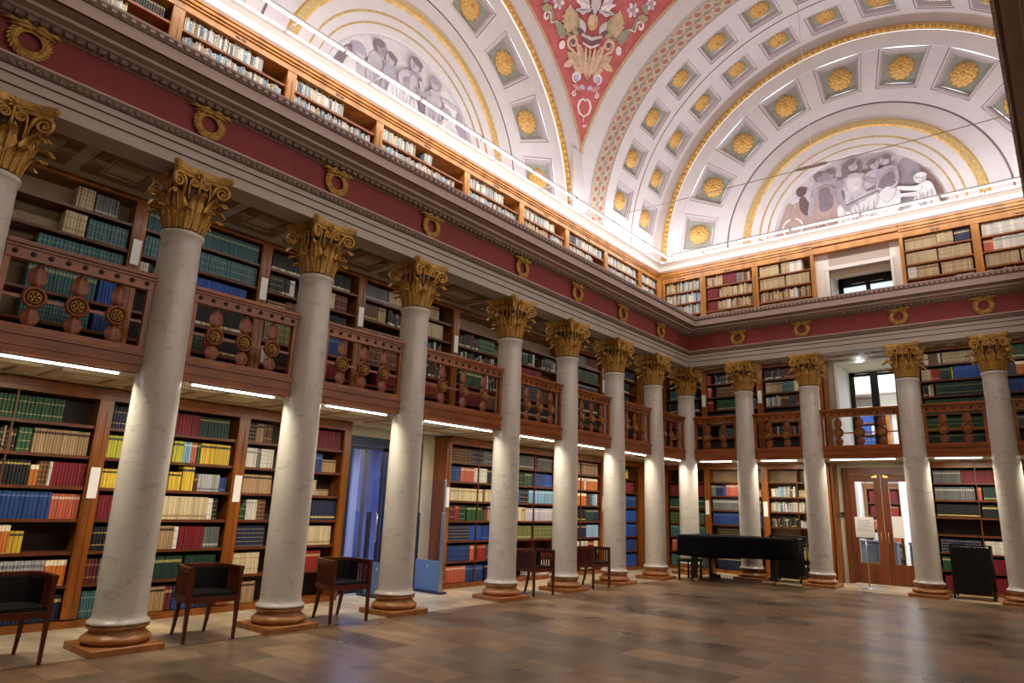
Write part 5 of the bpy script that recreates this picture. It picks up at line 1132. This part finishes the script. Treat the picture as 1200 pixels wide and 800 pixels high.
trolley(6.17, .12, .03, 'black slatted trolley on casters right of the wooden double door'); trolley(2.40, .02, .0, 'black slatted trolley behind the tail of the piano')
t = thing('sign_stand', 'white notice on a thin metal stand before the wooden double door', 'sign', (4.16, .45, 0))
MB().lathe([(.16, 0), (.16, .008), (.03, .02), (.012, .03)], 24).build('base', 'steel', t); MB().tube([(0, 0, .02), (0, 0, 1.16)], .011, 8).build('pole', 'steel', t)
sb = MB().bbox(-.20, .20, -.012, .0, 1.12, 1.58, .004).build('notice', 'paper', t)
mb = MB()
for k, (a, b_) in enumerate(((-.14, .12), (-.15, .14), (-.15, .10), (-.15, .15), (-.15, .05), (-.15, .13))): mb.box(a, b_, -.0135, -.012, 1.50 - k * .045, 1.512 - k * .045)
mb.build('text_lines', 'paper_line', sb); MB().box(-.20, .20, -.02, .0, 1.10, 1.125).build('holder_bar', 'black_metal', t)
o = MB().box(-.15, .17, 0, .003, 0, .50).build('pane_reflection', 'paper', None, (4.60, 1.612, 1.12)); tag(o, 'blank white paper notice on the right pane of the wooden double door', 'notice')  # plain sheet in place of a mirrored image of the sign
t = thing('light_switch', 'black double switch plate on the cream wall left of the wooden door', 'switch', (3.45, 1.60, 1.62))
for a in (-.075, .005): b0 = MB().bbox(a, a + .072, -.012, .0, -.06, .06, .004).build('plate', 'black', t); MB().box(a + .02, a + .052, -.016, -.012, -.03, .0).build('rocker', 'steel', b0)
t = thing('spot_lamp', 'tiny bright lamp on the wall above the gallery window', 'lamp', (4.16, 1.46, 5.50)); MB().tube([(0, .04, .03), (0, -.02, .01)], .02, 8).build('bracket', 'white_metal', t); MB().ball((0, -.04, .0), .035, 10, 6).build('bulb', 'lamp', t)

# ---------------------------------------------------------------- upper light rails, cable and wire
def rail_seg(T, x0, x1, label, ends=True):
    t = thing('tube_light', label, 'light', (0, 0, 0), 0, 'tube lights on the upper cornice rail'); t.matrix_world = T
    MB().bbox(x0 + .015, x1 - .015, -.035, .035, 9.085, 9.13, .01).build('housing', 'white_metal', t)
    MB().tube([(x0 + .04, 0, 9.070), (x1 - .04, 0, 9.070)], .017, 8).build('tube', 'tube', t)
    xm = (x0 + x1) / 2
    MB().tube([(xm, .0, 9.10), (xm - .02, .44, 9.10)], .013, 6).build('bracket', 'white_metal', t)
    MB().box(x0 - .02, x0 + .02, -.04, .04, 9.055, 9.14).build('end_cap', 'steel', t)
TL = Tleft(-.75)
for k in range(10):
    b_ = .85 - 1.75 * k; rail_seg(TL, b_ - 1.75, b_, 'tube light on rail above left bookcases, %s from the corner' % ordn(k))
    if b_ < -13: break
TB = Tback(0, .48)
for k in range(6): rail_seg(TB, -.55 + 1.75 * k, 1.20 + 1.75 * k, 'tube light on rail above back bookcases, %s from the corner' % ordn(k))
t = thing('lamp_cable', 'thin cable with a wooden bar stretched across the hall below the vault', 'cable', (0, 0, 0))
MB().tube([(-1.18 + 11.1 * i / 12, -1.0, 10.12 - .19 * i / 12 - .05 * sin(pi * i / 12)) for i in range(13)], .012, 6).build('cable', 'cable', t)
MB().tube([(3.62, -1.0, 9.99), (3.7, -1.0, 10.0), (4.30, -1.0, 9.985), (4.38, -1.0, 9.975)], .04, 8, 0, None, False, [.02, .042, .042, .02]).build('bar', 'cable', t)
MB().tube([(4.02, -1.0, 10.03), (3.99, -1.0, 12.0), (3.96, -1.0, 14.92)], .008, 5).build('hanging_wire', 'wire_white', t)

# ---------------------------------------------------------------- lights
def area(name, loc, direction, sx, sy, e, col=(1, 1, 1), xdir=(0, 1, 0), spread=180):
    ld = bpy.data.lights.new(name, 'AREA'); ld.shape = 'RECTANGLE'; ld.size = sx; ld.size_y = sy; ld.energy = e; ld.color = col; ld.spread = RAD(spread)
    o = bpy.data.objects.new(name, ld); COL.objects.link(o)
    z = -Vector(direction).normalized(); x = Vector(xdir); x = (x - z * x.dot(z)).normalized(); y = z.cross(x)
    o.matrix_world = Matrix(((x.x, y.x, z.x, loc[0]), (x.y, y.y, z.y, loc[1]), (x.z, y.z, z.z, loc[2]), (0, 0, 0, 1))); return o
WARM = (1, .93, .84)
area('rail_lamp_left_up', (-.75, -8.2, 9.15), (-.2, 0, 1), 17.6, .06, 250, (.98, .96, 1.0))
area('rail_lamp_left_down', (-.75, -8.2, 9.05), (-.6, 0, -1), 17.6, .03, 115, WARM)
area('rail_lamp_back_up', (4.34, .48, 9.15), (0, .2, 1), 10.4, .06, 150, (.98, .96, 1.0), (1, 0, 0))
area('rail_lamp_back_down', (4.34, .48, 9.05), (0, .6, -1), 10.4, .03, 75, WARM, (1, 0, 0))
area('rail_lamp_right_up', (9.43, -8.4, 9.15), (.2, 0, 1), 17.6, .06, 150, (.98, .96, 1.0))
area('gallery_lamp_left', (-.62, -8.0, 5.50), (-.35, 0, -1), 17.0, .06, 44, WARM)
area('gallery_lamp_back', (4.34, .50, 5.50), (0, .35, -1), 9.0, .06, 24, WARM, (1, 0, 0))
area('hall_fill', (4.34, -8.8, 15.5), (0, 0, -1), 7, 9, 330, (1, .91, .79))  # added overhead fill light, not a fitting of the hall
area('hall_fill_up', (4.34, -7.0, 7.0), (0, .1, 1), 7, 9, 140, (1, .95, .93))  # added upward fill to even out the vault, no lamp hangs here
area('side_fill', (7.93, -9.0, 5.6), (-1, 0, 0), 14, 1.2, 180, (1, .89, .76))  # added fill for the column fronts, no source at this spot
area('annex_fill_low', (4.4, 3.6, 2.9), (0, 0, -1), 4.5, 2.5, 260, (.86, .93, 1.0), (1, 0, 0))  # added to brighten the room behind the wooden door, no fitting modelled
area('annex_fill_high', (4.4, 3.6, 6.5), (0, 0, -1), 4.5, 2.5, 420, (.90, .95, 1.0), (1, 0, 0))  # added to brighten the room behind the gallery window and its floor reflection
area('passage_fill', (-3.2, -8.8, 2.8), (0, 0, -1), 3.5, 1.2, 130, (.6, .72, 1.0))  # added cool fill to brighten the passage behind the glass
wl = bpy.data.worlds.new('world'); sc.world = wl; wl.use_nodes = True
bg = wl.node_tree.nodes['Background']; bg.inputs[0].default_value = (.85, .93, 1, 1); bg.inputs[1].default_value = 1.6
sc.view_settings.view_transform = 'Standard'; sc.view_settings.look = 'None'; sc.view_settings.exposure = 0.0

# ---------------------------------------------------------------- books: the 300 that show largest as things, the rest as one mass
bpy.context.view_layer.update(); dg = bpy.context.evaluated_depsgraph_get()
for i, b_ in enumerate(BOOKS):
    b_['i'] = i; b_['vis'] = 0.0
    T = b_['T']; pts = [T @ Vector((b_['x'] + dx * b_['w'], b_['y'] - .004, b_['z'] + dz * b_['h'])) for dx, dz in ((0, .15), (0, .5), (0, .85), (-.3, .35), (.3, .7))]
    seen = 0
    for p in pts:
        if not inframe(p, -2): continue
        dv = p - CAM; L_ = dv.length
        hit = sc.ray_cast(dg, CAM, dv / L_, distance=L_ - .01)
        k = 0; org = CAM
        while hit[0] and hit[4] and hit[4].data and hit[4].data.materials and hit[4].data.materials[0] and hit[4].data.materials[0].name in ('glass', 'glass_blue', 'acrylic') and k < 6:
            org = hit[1] + dv / L_ * .005; hit = sc.ray_cast(dg, org, dv / L_, distance=max(.001, L_ - .01 - (org - CAM).length)); k += 1
        seen += not hit[0]
    if seen:
        q = [px(T @ Vector((b_['x'] + a * b_['w'], b_['y'], b_['z'] + c * b_['h']))) for a, c in ((-.5, 0), (.5, 0), (.5, 1), (-.5, 1))]
        b_['vis'] = abs(sum(q[k][0] * q[(k + 1) % 4][1] - q[(k + 1) % 4][0] * q[k][1] for k in range(4))) / 2 * seen / 5; b_['seen'] = seen
best = sorted((b_ for b_ in BOOKS if b_['vis'] > 0), key=lambda b_: -b_['vis'])[:300]; bi = {b_['i'] for b_ in best}
order = {}
for b_ in BOOKS:
    if b_['vis'] > 0 and b_['seen'] >= 2: order.setdefault((b_['cid'], b_['row'], b_['nm']), []).append(b_)
def book_geo(b_):
    w, h, d = b_['w'] / 2, b_['h'], b_['d']
    pl = [(-w, d), (-w, .004), (-w * .55, -.003), (w * .55, -.003), (w, .004), (w, d)]
    n = len(pl); vs = [(x, y, 0) for x, y in pl] + [(x, y, h) for x, y in pl]
    return vs, [tuple(range(n - 1, -1, -1)), tuple(range(n, 2 * n))] + [(i, (i + 1) % n, n + (i + 1) % n, n + i) for i in range(n)], [0.0] * n + [1.0] * n
def book_mesh(name, vs, fs, hv, cols, trms, bands):
    me = bpy.data.meshes.new(name); me.from_pydata(vs, [], fs); me.materials.append(M['book'])
    me.attributes.new('hv', 'FLOAT', 'POINT').data.foreach_set('value', hv)
    me.attributes.new('Col', 'FLOAT_COLOR', 'POINT').data.foreach_set('color', cols)
    me.attributes.new('Trm', 'FLOAT_COLOR', 'POINT').data.foreach_set('color', trms)
    me.attributes.new('band', 'FLOAT_VECTOR', 'POINT').data.foreach_set('vector', bands); me.update(); return me
VS, FS, HV, CO_, TR, BA = [], [], [], [], [], []
for b_ in BOOKS:
    vs, fs, hv = book_geo(b_); n = len(vs)
    if b_['i'] in bi:
        o = link('book', book_mesh('book', vs, fs, hv, list(b_['col'] + (1,)) * n, list(b_['trm'] + (1,)) * n, list(b_['sty']) * n))
        o.matrix_world = b_['T'] @ Matrix.Translation((b_['x'], b_['y'], b_['z']))
        run = order.get((b_['cid'], b_['row'], b_['nm']), [b_]); run.sort(key=lambda q: q['x'])
        k = run.index(b_) if b_ in run else 0
        pre = ('%s %s book from left' % (ordn(k), b_['nm'])) if len(run) > 1 else 'only %s book' % b_['nm']
        tag(o, '%s, %s shelf down, %s' % (pre, ordn(b_['row']), CASEP[b_['cid']]), 'book', '%s books, %s shelf down, %s' % (b_['nm'], ordn(b_['row']), CASEP[b_['cid']]))
    elif True:
        off = len(VS); T = b_['T'] @ Matrix.Translation((b_['x'], b_['y'], b_['z']))
        VS += [tuple(T @ Vector(v_)) for v_ in vs]; FS += [tuple(k + off for k in f) for f in fs]; HV += hv; CO_ += list(b_['col'] + (1,)) * n; TR += list(b_['trm'] + (1,)) * n; BA += list(b_['sty']) * n
o = link('packed_books', book_mesh('packed_books', VS, FS, HV, CO_, TR, BA)); o['kind'] = 'stuff'; o['label'] = 'the smaller books packed on the shelves all round the hall'; o['category'] = 'books'
print('BOOKS', len(BOOKS), len(best), best[-1]['vis'] if best else 0, 'OBJ', len(bpy.data.objects))
